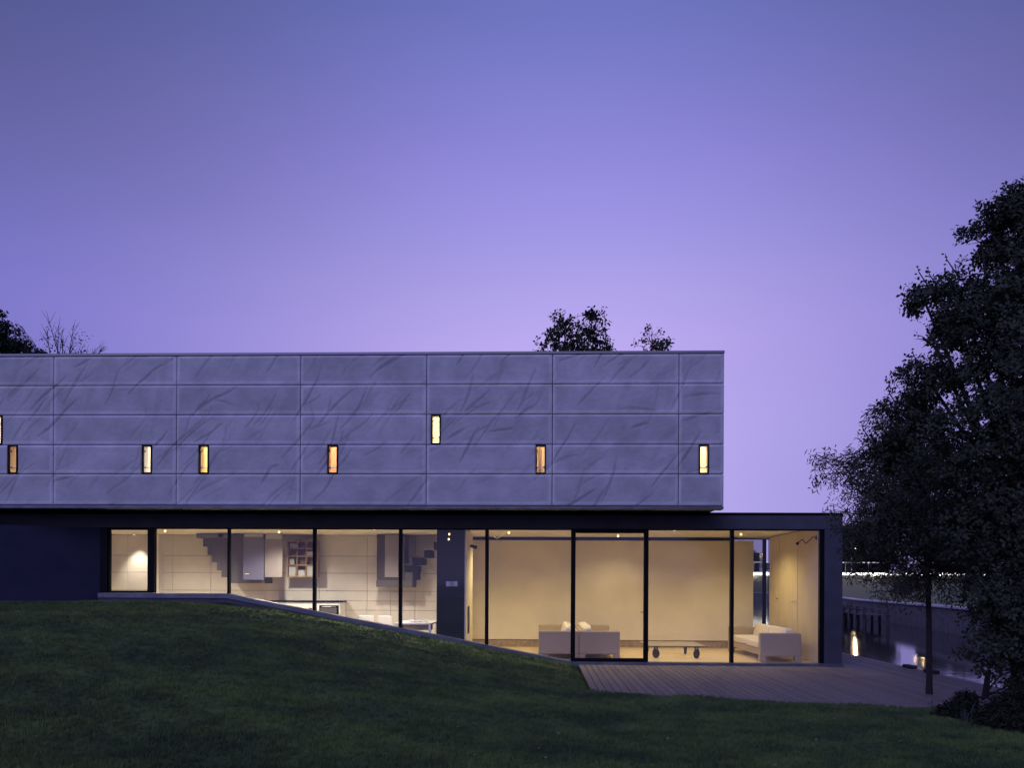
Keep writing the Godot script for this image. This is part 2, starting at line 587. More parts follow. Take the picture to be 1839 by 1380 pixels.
func concrete_panel(x0: float, x1: float, y0: float, y1: float, z: float, nz: FastNoiseLite, cx0: float, cx1: float, tone: float) -> void:
	var nx := maxi(4, int((x1 - x0) / 0.02))
	var ny := int((y1 - y0) / 0.02)
	var P := PackedVector3Array()
	var N := PackedVector3Array()
	var C := PackedColorArray()
	var hfun := func(x: float, y: float) -> float:
		var e := minf(minf(x - x0, x1 - x), minf(y - y0, y1 - y))
		var q := minf(minf(x - cx0, cx1 - x), minf(y - y0, y1 - y))
		var h := -0.014 * (1.0 - smoothstep(0.0, 0.016, e))
		h -= 0.005 * smoothstep(0.035, 0.075, q)
		return h - 0.011 * fld(x, y) + 0.0022 * nz.get_noise_2d(x * 3.0, y * 3.0)
	for j in ny + 1:
		for i in nx + 1:
			var x := lerpf(x0, x1, float(i) / nx)
			var y := lerpf(y0, y1, float(j) / ny)
			P.append(Vector3(x, y, z + hfun.call(x, y)))
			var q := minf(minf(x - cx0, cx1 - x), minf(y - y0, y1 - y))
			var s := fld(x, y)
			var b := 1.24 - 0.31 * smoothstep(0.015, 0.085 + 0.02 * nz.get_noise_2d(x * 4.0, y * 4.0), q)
			var a := tone * b * (1.0 + 0.22 * nz.get_noise_2d(x * 1.6, y * 1.6) + 0.05 * nz.get_noise_2d(x * 7.0, y * 7.0)) * (1.0 - 0.34 * s)  # cast grooves also darkened in the colour, recess shade painted in
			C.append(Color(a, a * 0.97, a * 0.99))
	for j in ny + 1:
		for i in nx + 1:
			var l := P[j * (nx + 1) + maxi(i - 1, 0)]
			var r := P[j * (nx + 1) + mini(i + 1, nx)]
			var u := P[maxi(j - 1, 0) * (nx + 1) + i]
			var d := P[mini(j + 1, ny) * (nx + 1) + i]
			N.append((r - l).cross(d - u).normalized())
	var idx := PackedInt32Array()
	for j in ny:
		for i in nx:
			var a := j * (nx + 1) + i
			idx.append_array([a, a + nx + 1, a + nx + 2, a, a + nx + 2, a + 1])
	# returns at the four edges
	var ring := []
	for i in nx: ring.append(i)
	for j in ny: ring.append(j * (nx + 1) + nx)
	for i in nx: ring.append(ny * (nx + 1) + nx - i)
	for j in ny: ring.append((ny - j) * (nx + 1))
	var first := P.size()
	for k in ring:
		for zz in [P[k].z, z - 0.05]:
			P.append(Vector3(P[k].x, P[k].y, zz))
			N.append(Vector3(signf(P[k].x - (x0 + x1) * 0.5) if absf(P[k].x - x0) < 1e-4 or absf(P[k].x - x1) < 1e-4 else 0.0, signf(P[k].y - (y0 + y1) * 0.5) if absf(P[k].y - y0) < 1e-4 or absf(P[k].y - y1) < 1e-4 else 0.0, 0.001).normalized())
			C.append(C[k])
	var m := ring.size()
	for k in m:
		var a := first + 2 * k
		var b := first + 2 * ((k + 1) % m)
		idx.append_array([a, b, b + 1, a, b + 1, a + 1])
	var am := ArrayMesh.new()
	var arr := []
	arr.resize(Mesh.ARRAY_MAX)
	arr[Mesh.ARRAY_VERTEX] = P
	arr[Mesh.ARRAY_NORMAL] = N
	arr[Mesh.ARRAY_COLOR] = C
	arr[Mesh.ARRAY_INDEX] = idx
	am.add_surface_from_arrays(Mesh.PRIMITIVE_TRIANGLES, arr)
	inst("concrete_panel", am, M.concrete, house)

func sill_y(x: float) -> float:
	# top edge of the sill under the long window, follows the lawn
	if x < -6.43:
		return 1.383
	if x > 0.683:
		return 0.035
	return lerpf(1.383, 0.035, (x + 6.43) / 7.113)

func make_house() -> void:
	house = base("house")
	tag(house, "long modern house: grey concrete upper box over a lit glazed ground floor", "house")
	# the branch pattern cast into the concrete
	field.resize(fw * fh)
	field.fill(0.0)
	for k in 190:
		var p := Vector2(rng.randf_range(-14.8, 3.4), rng.randf_range(2.8, 6.0))
		var a := deg_to_rad(rng.randf_range(36.0, 63.0))
		var L := rng.randf_range(0.4, 1.25)
		if rng.randf() < 0.1:
			a = deg_to_rad(rng.randf_range(5.0, 30.0))
			L *= 0.6
		stroke(p, a, L, rng.randf_range(0.020, 0.036), rng.randf_range(0.25, 1.0), rng.randf_range(-0.4, 0.4))
	for k in 36:
		stroke(Vector2(rng.randf_range(-14.8, 3.4), rng.randf_range(2.7, 5.8)), deg_to_rad(rng.randf_range(35.0, 75.0)), rng.randf_range(0.6, 2.2), rng.randf_range(0.06, 0.10), rng.randf_range(0.12, 0.35), rng.randf_range(-0.5, 0.5), 1)
	var nz := FastNoiseLite.new()
	nz.seed = 12
	nz.frequency = 0.9
	nz.fractal_octaves = 4
	var Z := 0.85
	for r in 5:
		for k in JX.size() - 1:
			var a: float = JX[k] + 0.007
			var b: float = JX[k + 1] - 0.007
			if k == JX.size() - 2: b = 3.53
			var pieces := [[a, b]]
			for s in SLITS:
				if s[2] == r and s[0] > a and s[1] < b:
					var last: Array = pieces.pop_back()
					pieces.append([last[0], s[0]])
					pieces.append([s[1], last[1]])
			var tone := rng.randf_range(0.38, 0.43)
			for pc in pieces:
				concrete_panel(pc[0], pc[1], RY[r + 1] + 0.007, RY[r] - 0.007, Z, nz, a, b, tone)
	var st: MB
	# dark backing behind the joints, broken at the windows
	for r in 5:
		var cuts := [-14.6]
		for s in SLITS:
			if s[2] == r:
				cuts.append(s[0]); cuts.append(s[1])
		cuts.append(3.50)
		st = MB.new()
		for k in range(0, cuts.size(), 2):
			st.mm(cuts[k], cuts[k + 1], RY[r + 1] - 0.001, RY[r] - 0.001, 0.60, 0.815, 0.0)
		obj("backing_wall", st, M.joint, house)
	st = MB.new(); st.mm(-14.6, 3.536, 6.068, 6.118, -5.6, 0.862, 0.004); obj("coping", st, M.coping, house)
	st = MB.new(); st.mm(-14.6, 3.532, 3.062, 3.122, 0.60, 0.852, 0.006); obj("lower_trim", st, M.sill, house)
	st = MB.new(); st.mm(-14.6, 3.50, 5.90, 6.06, -5.5, 0.598, 0.0); obj("upper_roof", st, M.joint, house)
	st = MB.new(); st.mm(-14.6, 3.50, 3.10, 3.20, -5.5, 0.63, 0.0); obj("soffit", st, M.fascia, house)
	st = MB.new(); st.mm(-14.6, 3.50, 3.21, 5.89, -5.6, -5.45, 0.0); obj("rear_wall", st, M.fascia, house)
	st = MB.new(); st.mm(-14.75, -14.605, 3.06, 6.06, -5.6, 0.84, 0.0); obj("gable_wall", st, M.fascia, house)
	for r in 5:
		st = MB.new(); st.col = Color(0.36, 0.355, 0.36)
		st.mm(3.502, 3.53, RY[r + 1] + 0.007, RY[r] - 0.007, -5.5, 0.80, 0.004)
		obj("gable_panel", st, M.concrete, house)
	st = MB.new(); st.mm(3.45, 3.50, 3.21, 5.89, -5.44, 0.598, 0.0); obj("gable_wall", st, M.joint, house)
	# slit windows
	var tints := [Color(0.85, 0.83, 0.78), Color(0.82, 0.68, 0.40), Color(0.84, 0.82, 0.77), Color(0.85, 0.72, 0.46), Color(0.76, 0.56, 0.36), Color(0.84, 0.77, 0.56), Color(0.58, 0.47, 0.32), Color(0.88, 0.82, 0.68)]
	var power := [3.0, 1.9, 2.6, 2.4, 2.1, 1.7, 2.2, 2.4]
	for k in SLITS.size():
		var s: Array = SLITS[k]
		slit_window(s[0], s[1], RY[s[2] + 1] + 0.0, RY[s[2]] - 0.0, tints[k], power[k], k)

	# lower volume
	st = MB.new(); st.mm(-14.4, 6.108, 2.742, 3.02, -0.16, 0.0, 0.004); obj("fascia", st, M.fascia, house)
	st = MB.new(); st.mm(-14.4, 6.116, 3.022, 3.078, -0.16, 0.008, 0.004); obj("roof_edge", st, M.frame, house)
	st = MB.new(); st.mm(-14.4, 6.108, 2.86, 3.06, -5.2, -0.165, 0.0); obj("lower_roof", st, M.fascia, house)
	st = MB.new(); st.mm(5.752, 6.108, -0.06, 2.740, -0.16, 0.0, 0.004); obj("corner_pier", st, M.fascia, house)
	st = MB.new(); st.mm(5.665, 5.749, 0.036, 2.740, -0.13, -0.03, 0.003); obj("jamb", st, M.black, house)
	# slanted dark wall to the left
	st = MB.new()
	var q := [Vector2(-9.13, 0.0), Vector2(-10.95, 0.835), Vector2(-14.4, 0.835), Vector2(-14.4, 0.65), Vector2(-11.0, 0.65), Vector2(-9.13, -0.18)]
	wall_plan(st, q, 0.6, 2.741)
	obj("side_wall", st, M.sidewall, house)
	# foundation under the sill
	st = MB.new()
	st.prism(PackedVector2Array([Vector2(-9.12, -0.4), Vector2(6.1, -0.4), Vector2(6.1, -0.064), Vector2(0.72, -0.095), Vector2(-6.43, 1.22), Vector2(-9.12, 1.22)]), -0.16, 0.01)
	obj("plinth", st, M.fascia, house)
	# sill, folded where the lawn starts to fall
	st = MB.new()
	st.prism(PackedVector2Array([Vector2(-9.12, 1.285), Vector2(-6.42, 1.285), Vector2(0.69, -0.06), Vector2(6.10, -0.06), Vector2(6.10, 0.033), Vector2(0.69, 0.033), Vector2(-6.43, 1.381), Vector2(-9.12, 1.381)]), -0.13, 0.10)
	obj("window_sill", st, M.sill, house)
	st = MB.new()
	st.prism(PackedVector2Array([Vector2(-9.12, 1.19), Vector2(-6.44, 1.19), Vector2(0.685, -0.16), Vector2(6.10, -0.16), Vector2(6.10, -0.063), Vector2(0.69, -0.063), Vector2(-6.42, 1.282), Vector2(-9.12, 1.282)]), -0.1, 0.07)
	obj("sill_base", st, M.fascia, house)
	# frames of the long window
	st = MB.new(); st.mm(-9.12, -8.965, 1.384, 2.740, -0.12, 0.02); obj("jamb", st, M.black, house)
	st = MB.new(); st.mm(-8.10, -7.985, 1.384, 2.740, -0.11, 0.01); obj("jamb", st, M.black, house)
	var door := base("casement_window", house)
	st = MB.new()
	st.mm(-8.963, -8.93, 1.384, 2.738, -0.09, -0.01); st.mm(-8.135, -8.102, 1.384, 2.738, -0.09, -0.01)
	st.mm(-8.928, -8.137, 1.384, 1.43, -0.09, -0.01); st.mm(-8.928, -8.137, 2.695, 2.738, -0.09, -0.01)
	obj("frame", st, M.black, door)
	pane(door, "pane", PackedVector2Array([Vector2(-8.93, 1.43), Vector2(-8.135, 1.43), Vector2(-8.135, 2.695), Vector2(-8.93, 2.695)]), -0.05)
	var mx := [[-6.43, 0.042], [-4.64, 0.060], [-2.855, 0.064], [-1.075, 0.070], [3.905, 0.068]]
	for m in mx:
		st = MB.new(); st.mm(m[0] - m[1] * 0.5, m[0] + m[1] * 0.5, sill_y(m[0]) - 0.015, 2.740, -0.11, 0.004, 0.003); obj("mullion", st, M.frame, house)
	st = MB.new(); st.mm(-7.984, 5.664, 2.715, 2.739, -0.075, -0.02, 0.002)
	obj("head_rail", st, M.frame, house)
	var e := [-7.984, -6.43, -4.64, -2.855, -1.075, 0.66]
	for k in 5:
		pane(house, "window_pane", PackedVector2Array([Vector2(e[k], sill_y(e[k]) - 0.01), Vector2(e[k + 1], sill_y(e[k + 1]) - 0.01), Vector2(e[k + 1], 2.725), Vector2(e[k], 2.725)]), -0.045)
	pane(house, "window_pane", PackedVector2Array([Vector2(2.20, 0.03), Vector2(3.905, 0.03), Vector2(3.905, 2.725), Vector2(2.20, 2.725)]), -0.045)
	pane(house, "window_pane", PackedVector2Array([Vector2(3.905, 0.03), Vector2(5.67, 0.03), Vector2(5.67, 2.725), Vector2(3.905, 2.725)]), -0.045)
	var gd := base("glass_door", house)
	st = MB.new()
	st.mm(0.645, 0.735, 0.036, 2.738, -0.10, 0.014); st.mm(2.125, 2.215, 0.036, 2.738, -0.10, 0.014)
	st.mm(0.737, 2.123, 0.036, 0.105, -0.09, 0.012); st.mm(0.737, 2.123, 2.655, 2.738, -0.09, 0.012)
	obj("frame", st, M.black, gd)
	pane(gd, "pane", PackedVector2Array([Vector2(0.735, 0.105), Vector2(2.125, 0.105), Vector2(2.125, 2.655), Vector2(0.735, 2.655)]), -0.035)
	st = MB.new(); st.tube([Vector3(2.14, 1.05, 0.016), Vector3(2.14, 1.05, 0.05), Vector3(2.05, 1.05, 0.055)], [0.008, 0.008, 0.008], 6)
	obj("handle", st, M.frame, gd)

func wall_plan(st: MB, q: Array, y0: float, y1: float) -> void:
	var poly := PackedVector2Array(q)
	var idx := Geometry2D.triangulate_polygon(poly)
	for t in range(0, idx.size(), 3):
		for y in [y0, y1]:
			st.tri(Vector3(q[idx[t]].x, y, q[idx[t]].y), Vector3(q[idx[t + 1]].x, y, q[idx[t + 1]].y), Vector3(q[idx[t + 2]].x, y, q[idx[t + 2]].y), Vector3(0, 1 if y == y1 else -1, 0))
	var ar := 0.0
	for k in q.size():
		ar += q[k].cross(q[(k + 1) % q.size()])
	for k in q.size():
		var a: Vector2 = q[k]
		var b: Vector2 = q[(k + 1) % q.size()]
		var d := b - a
		var o := Vector3(d.y, 0, -d.x) * (1.0 if ar > 0 else -1.0)
		st.quad(Vector3(a.x, y0, a.y), Vector3(b.x, y0, b.y), Vector3(b.x, y1, b.y), Vector3(a.x, y1, a.y), o)

func pane(parent: Node, called: String, poly: PackedVector2Array, z: float, glass: Material = null) -> void:
	var st := MB.new()
	var idx := Geometry2D.triangulate_polygon(poly)
	for t in range(0, idx.size(), 3):
		st.tri(Vector3(poly[idx[t]].x, poly[idx[t]].y, z), Vector3(poly[idx[t + 1]].x, poly[idx[t + 1]].y, z), Vector3(poly[idx[t + 2]].x, poly[idx[t + 2]].y, z), Vector3.BACK)
	obj(called, st, glass if glass else M.glass, parent)

func slit_window(x0: float, x1: float, y0: float, y1: float, tint: Color, power: float, k: int) -> void:
	var w := base("slit_window", house)
	var st := MB.new()
	var t := 0.024
	st.mm(x0 + 0.001, x0 + t, y0 + 0.004, y1 - 0.004, 0.792, 0.858, 0.002)
	st.mm(x1 - t, x1 - 0.001, y0 + 0.004, y1 - 0.004, 0.792, 0.858, 0.002)
	st.mm(x0 + t, x1 - t, y1 - 0.004 - t, y1 - 0.004, 0.792, 0.856, 0.002)
	st.mm(x0 + t, x1 - t, y0 + 0.004, y0 + t + 0.006, 0.792, 0.856, 0.002)
	obj("frame", st, M.black, w)
	pane(w, "pane", PackedVector2Array([Vector2(x0 + t, y0 + t), Vector2(x1 - t, y0 + t), Vector2(x1 - t, y1 - t), Vector2(x0 + t, y1 - t)]), 0.825)
	# glass sill rail low in the opening and its two latches
	st = MB.new()
	st.mm(x0 + t, x1 - t, y0 + 0.128, y0 + 0.140, 0.74, 0.76, 0.001)
	obj("rail", st, M.steel, w)
	for s in [[x0 + t, x0 + t + 0.022, y0 + 0.125], [x1 - t - 0.024, x1 - t, y0 + 0.138], [x0 + t, x0 + t + 0.018, y1 - 0.13]]:
		st = MB.new()
		st.mm(s[0], s[1], s[2], s[2] + 0.022, 0.765, 0.79, 0.002)
		obj("latch", st, M.black, w)
	# the lit room behind: a closed plaster box open only to the window
	var cx := (x0 + x1) * 0.5 + 0.001 * k
	var wall := mat(tint, 0.9)
	var a := cx - 0.45
	var b := cx + 0.45
	if k == 0: b = -10.60
	if k == 1: a = -10.58
	if k == 7: b = 3.44
	st = MB.new()
	st.mm(a, b, 3.21, 3.27, -1.5, 0.612, 0.0)
	st.mm(a, b, 5.60, 5.66, -1.5, 0.612, 0.0)
	st.mm(a, b, 3.272, 5.598, -1.5, -1.44, 0.0)
	st.mm(a, a + 0.05, 3.272, 5.598, -1.438, 0.612, 0.0)
	st.mm(b - 0.05, b, 3.272, 5.598, -1.438, 0.612, 0.0)
	obj("window_room", st, wall, w)
	# boards added deep in the room, coloured for the shading across the panes
	if k in [1, 3, 6, 7]:
		st = MB.new()
		var lx := cx + cx / 15.65 * 1.65 + (0.07 if k != 6 else -0.02)
		st.bx(Vector3(lx, 4.2, -0.8), Vector3(0.12 if k != 6 else 0.06, 1.86, 0.014), 0.002, Basis(Vector3.UP, 0.2))
		obj("shutter", st, mat(tint.lerp(Color(0.9, 0.88, 0.82), 0.7) if k != 6 else Color(0.16, 0.11, 0.06), 0.8), w)
	st = MB.new()
	st.mm(x0 + 0.002, x0 + 0.010, y0 + 0.006, y1 - 0.006, 0.597, 0.788, 0.0); st.mm(x1 - 0.010, x1 - 0.002, y0 + 0.006, y1 - 0.006, 0.597, 0.788, 0.0)
	st.mm(x0 + 0.010, x1 - 0.010, y0 + 0.006, y0 + 0.014, 0.597, 0.788, 0.0); st.mm(x0 + 0.010, x1 - 0.010, y1 - 0.014, y1 - 0.006, 0.597, 0.788, 0.0)
	obj("reveal", st, wall, w)
	st = MB.new()
	st.ball(Vector3(cx, 5.25, -0.3), Vector3(0.06, 0.06, 0.06))
	obj("lamp_bulb", st, M.roomglow, w)
	omni("room_light", Vector3(cx, 5.25, -0.3), Color(1.0, 0.93, 0.80), power, 0.05)

# ------------------------------------------------------------------ rooms of the ground floor
func make_interior() -> void:
	var st: MB
	st = MB.new(); st.mm(-11.4, 5.995, -0.2, 0.0, -5.0, -0.165, 0.0); obj("floor", st, M.floor, house)
	st = MB.new(); st.mm(-11.4, 6.10, 2.82, 2.858, -5.2, -0.165, 0.0); obj("ceiling", st, M.plaster, house)
	# outer back wall, solid up to the corner glazing
	st = MB.new(); st.mm(-11.4, 4.86, -0.2, 2.818, -5.2, -5.02, 0.0); obj("rear_wall", st, M.fascia, house)
	st = MB.new(); st.mm(-11.58, -11.405, -0.2, 2.855, -5.2, 0.6, 0.0); obj("end_wall", st, M.plaster, house)
	st = MB.new(); st.mm(-11.4, -9.14, 1.0, 2.74, -0.16, -0.06, 0.0); obj("front_wall", st, M.plaster, house)
	# panelled wall of the left rooms
	var ys := [2.816, 2.29, 1.86, 1.412, 1.163, 0.928, 0.46, 0.01]
	var up := [-11.39, -10.46, -9.30, -8.32, -6.9, -5.55, -4.33, -3.12, -1.80]
	var lo := [-11.39, -10.46, -9.30, -8.32, -6.9, -5.55, -4.33, -3.74, -3.12, -2.45, -1.80]
	for r in ys.size() - 1:
		var xs: Array = up if r < 3 else lo
		for k in xs.size() - 1:
			st = MB.new()
			st.mm(xs[k] + 0.004, xs[k + 1] - 0.004, ys[r + 1] + 0.004, ys[r] - 0.004, -3.74, -3.70 + rng.randf_range(-0.002, 0.002), 0.003)
			obj("wall_panel", st, M.panelwall, house)
	st = MB.new(); st.mm(-11.4, -1.82, 0.0, 2.819, -3.9, -3.742, 0.0); obj("inner_wall", st, M.stairgrey, house)
	st = MB.new(); st.mm(-1.86, -1.76, 0.0, 2.819, -4.35, -3.745, 0.0); obj("inner_wall", st, M.creamwall, house)
	# partition between hall and dining room, seen end on
	st = MB.new(); st.mm(-9.64, -9.56, 0.0, 2.819, -3.695, -3.50, 0.002); obj("inner_wall", st, M.plaster, house)
	# free-standing cream wall of the living room, with a dark strip over it
	st = MB.new(); st.mm(-1.755, 5.43, 0.19, 2.735, -4.35, -4.20, 0.004); obj("screen_wall", st, M.creamwall, house)
	st = MB.new(); st.mm(-1.755, 4.86, 2.738, 2.818, -4.36, -4.215, 0.0); obj("beam", st, M.black, house)
	var px := -1.755
	while px < 5.3:
		var w := rng.randf_range(0.45, 0.85)
		st = MB.new(); st.mm(px + 0.003, minf(px + w, 5.43) - 0.003, 0.002, 0.187, -4.38, -4.23 + rng.randf_range(-0.003, 0.003), 0.003)
		obj("skirting_stone", st, M.stone, house)
		px += w
	# thick side wall with tall cupboard doors
	st = MB.new(); st.mm(5.76, 6.108, -0.2, 2.819, -3.82, -0.162, 0.0); obj("side_wall", st, M.fascia, house)
	var zs := [-0.135, -1.62, -3.00, -3.82]
	for k in 3:
		var d := base("cupboard_door", house)
		st = MB.new(); st.mm(5.72, 5.758, 0.012, 2.80, zs[k + 1] + 0.012, zs[k] - 0.012, 0.002); obj("leaf", st, M.cupboard, d)
		if k == 1:
			st = MB.new(); st.tube([Vector3(5.72, 1.24, -1.72), Vector3(5.67, 1.24, -1.72), Vector3(5.67, 1.24, -1.92)], [0.01, 0.01, 0.01], 6); obj("handle", st, M.steel, d)
		if k == 2:
			st = MB.new(); st.tube([Vector3(5.72, 1.30, -3.07), Vector3(5.67, 1.30, -3.07)], [0.018, 0.022], 8); obj("knob", st, M.steel, d)
	# glazed corner behind
	st = MB.new(); st.mm(5.90, 5.985, 0.0, 2.819, -5.12, -5.03, 0.003); obj("corner_post", st, M.black, house)
	st = MB.new(); st.mm(4.862, 4.93, 0.0, 2.819, -5.12, -5.03, 0.003); obj("jamb", st, M.black, house)
	pane(house, "window_pane", PackedVector2Array([Vector2(4.93, 0.0), Vector2(5.90, 0.0), Vector2(5.90, 2.819), Vector2(4.93, 2.819)]), -5.07, M.smokedglass)
	st = MB.new()
	st.quad(Vector3(6.02, 0, -5.03), Vector3(6.02, 0, -3.82), Vector3(6.02, 2.819, -3.82), Vector3(6.02, 2.819, -5.03), Vector3.RIGHT)
	obj("window_pane", st, M.smokedglass, house)
	# dark block between dining and living room
	var pier := base("fireplace_block", house)
	st = MB.new(); st.mm(-2.14, -1.56, 0.0, 2.755, -2.0, -0.30, 0.003); obj("core", st, M.dark, pier)
	st = MB.new(); st.mm(-1.559, -1.53, 0.0, 2.755, -2.0, -0.312, 0.002); obj("side_panel", st, M.creamwall, pier)
	st = MB.new(); st.mm(-1.529, -1.523, 0.53, 1.12, -1.15, -0.72, 0.001); obj("slot", st, M.black, pier)
	# hanging stairs
	stairs()

func stairs() -> void:
	var st: MB
	var a := base("staircase", house)
	var steps := [[-8.366, 2.693], [-8.228, 2.49], [-8.116, 2.286], [-8.005, 2.108], [-7.88, 1.905], [-7.768, 1.742], [-7.588, 1.597]]
	for k in steps.size():
		var top := 2.80
		var x1: float = steps[k + 1][0] - 0.001 if k + 1 < steps.size() else -6.71
		st = MB.new(); st.mm(steps[k][0], x1, steps[k][1], top, -3.62, -3.0, 0.003)
		obj("step_underside" if k + 1 < steps.size() else "wall_panel", st, M.stairgrey, a)
	st = MB.new(); st.mm(-8.36, -7.59, 2.70, 2.805, -2.995, -2.92, 0.003); obj("landing_edge", st, M.lilac, a)
	st = MB.new(); st.mm(-7.81, -7.70, 2.715, 2.80, -2.918, -2.89, 0.003); obj("hatch", st, M.black, a)
	var b := base("staircase", house)
	st = MB.new(); st.mm(-3.95, -3.27, 1.685, 2.80, -3.62, -3.02, 0.003); obj("side_panel", st, M.taupe, b)
	st = MB.new(); st.mm(-3.75, -3.42, 1.76, 2.79, -3.019, -3.0, 0.003); obj("niche_panel", st, M.palelilac, b)
	st = MB.new(); st.mm(-3.96, -3.075, 1.52, 1.682, -3.62, -3.0, 0.003); obj("landing", st, M.stairgrey, b)
	st = MB.new(); st.mm(-3.268, -3.08, 1.684, 2.10, -3.60, -3.05, 0.003); obj("landing_panel", st, M.stairgrey, b)
	for s in [[-3.32, -2.95, 1.886, 2.046], [-3.078, -2.965, 1.697, 1.884], [-3.09, -2.803, 2.062, 2.236], [-2.803, -2.615, 2.243, 2.425], [-2.565, -2.30, 2.441, 2.617]]:
		st = MB.new(); st.mm(s[0], s[1], s[2], s[3], -3.58, -3.04, 0.003); obj("step", st, M.stair, b)

# ------------------------------------------------------------------ lights of the house
func make_lights() -> void:
	var warm := Color(1.0, 0.915, 0.68)
	var soft := Color(1.0, 0.95, 0.85)
	var L := [
		[Vector3(4.64, 2.79, -2.28), warm, 1.25, "small glowing ceiling spotlight above the right-hand sofa"],
		[Vector3(1.89, 2.79, -3.02), warm, 0.62, "small glowing ceiling spotlight behind the top of the glass door"],
		[Vector3(-0.70, 2.79, -1.92), warm, 1.6, "small glowing ceiling spotlight with white jointed arms beside the dark block"],
		[Vector3(-8.545, 2.79, -1.67), soft, 2.7, "small glowing ceiling spotlight left of the left-hand stair"],
		[Vector3(-6.01, 2.79, -1.95), soft, 2.9, "small glowing ceiling spotlight above the pale reflection panels"],
		[Vector3(-3.65, 2.79, -1.25), soft, 3.2, "unseen ceiling light added above the dining table to brighten the room"],  # this and the next two are added to fill the rooms with light
		[Vector3(0.75, 2.79, -1.45), warm, 1.0, "unseen flush ceiling light added above the two back-to-back sofas"],
		[Vector3(2.95, 2.79, -1.30), warm, 1.05, "unseen ceiling light added above the low glass table"],
	]
	for k in L.size():
		var p: Vector3 = L[k][0]
		var t := base("ceiling_spotlight", null, p)
		var st := MB.new()
		st.tube([Vector3(0, 0.03, 0), Vector3(0, 0.012, 0)], [0.05, 0.05], 12); obj("rose", st, M.white, t)
		var lowr := 0.0 if k < 5 else 0.036
		st = MB.new(); st.tube([Vector3(0, 0.012, 0), Vector3(0, -0.036 + lowr, 0)], [0.024, 0.022], 12); obj("lamp_glow", st, M.warmglow, t)
		if k == 2:
			st = MB.new(); st.tube([Vector3(-0.04, 0.0, 0), Vector3(-0.28, -0.12, -0.4), Vector3(-0.52, 0.0, -0.7)], [0.011, 0.011, 0.011], 6); obj("arm", st, M.white, t)
		tag(t, L[k][3], "spotlight", "ceiling spotlights of the ground floor")
		spot("ceiling_spot_light", p + Vector3(0, -0.06, 0), p + Vector3(0, -3, 0), L[k][1], L[k][2] * (2.15 if k in [0, 1, 2, 6, 7] else 2.25), 74.0 if k in [0, 1, 2, 6, 7] else 77.0, 0.75, 0.06)
	# the narrow one that washes the hall wall
	var p := Vector3(-10.15, 2.80, -3.40)
	var t := base("ceiling_spotlight", null, p)
	var st := MB.new(); st.tube([Vector3(0, 0.03, 0), Vector3(0, 0.0, 0)], [0.045, 0.04], 12); obj("rose", st, M.white, t)
	st = MB.new(); st.tube([Vector3(0, -0.001, 0), Vector3(0, -0.012, 0)], [0.02, 0.018], 12); obj("lamp_glow", st, M.warmglow, t)
	tag(t, "ceiling spotlight washing the hall wall behind the leftmost casement", "spotlight", "ceiling spotlights of the ground floor")
	spot("hall_spot_light", p + Vector3(0, -0.06, 0), p + Vector3(0.0, -1.9, -0.12), soft, 2.9, 40.0, 0.8, 0.03)
	# two tiny glowing dots high on the dark block
	for q in [[Vector3(-1.88, 2.64, -0.285), "upper of two tiny white glowing dots at the top of the dark block"], [Vector3(-1.892, 2.535, -0.285), "lower of two tiny white glowing dots at the top of the dark block"]]:
		var w := base("wall_light", null, q[0])
		st = MB.new(); st.ball(Vector3(0, 0, 0), Vector3(0.016, 0.026, 0.010)); obj("lamp_glow", st, M.roomglow, w)
		st = MB.new(); st.tube([Vector3(0, 0, -0.013), Vector3(0, 0, -0.002)], [0.022, 0.022], 10); obj("backplate", st, M.steel, w)
		tag(w, q[1], "wall light", "tiny glowing dots on the dark block")

# ------------------------------------------------------------------ furniture
func make_sofa(called_label: String, at: Vector3, turn: float) -> Node3D:
	# length along z, back along +x, origin on the floor at the middle
	var t := base("sofa", null, at)
	t.rotation.y = turn
	var L := 2.85
	var D := 0.86
	var st: MB
	for s in [-1.0, 1.0]:
		var z0: float = s * (L * 0.5 - 0.07)
		st = MB.new()
		st.bx(Vector3(0, 0.365, z0), Vector3(D, 0.49, 0.14), 0.02)
		st.bx(Vector3(-D * 0.5 + 0.065, 0.062, z0), Vector3(0.13, 0.124, 0.138), 0.006)
		st.bx(Vector3(D * 0.5 - 0.065, 0.062, z0), Vector3(0.13, 0.124, 0.138), 0.006)
		obj("armrest", st, M.fabric, t)
	st = MB.new(); st.bx(Vector3(0.02, 0.205, 0), Vector3(D - 0.05, 0.15, L - 0.284), 0.015); obj("base", st, M.fabric, t)
	st = MB.new(); st.bx(Vector3(D * 0.5 - 0.08, 0.44, 0), Vector3(0.155, 0.34, L - 0.284), 0.02); obj("backrest", st, M.fabric, t)
	for k in 2:
		st = MB.new(); puff(st, Vector3(-0.085, 0.345, (k - 0.5) * (L - 0.29) * 0.5), Vector3(0.67, 0.16, (L - 0.30) * 0.5)); obj("seat_cushion", st, M.cushion, t)
	for k in 2:
		st = MB.new(); puff(st, Vector3(0.22, 0.53, (k - 0.5) * (L - 0.35) * 0.5), Vector3(0.20, 0.34, (L - 0.38) * 0.5), Basis(Vector3.BACK, -0.22)); obj("back_cushion", st, M.cushion, t)
	tag(t, called_label, "sofa", "low pale sofas in the living room")
	return t

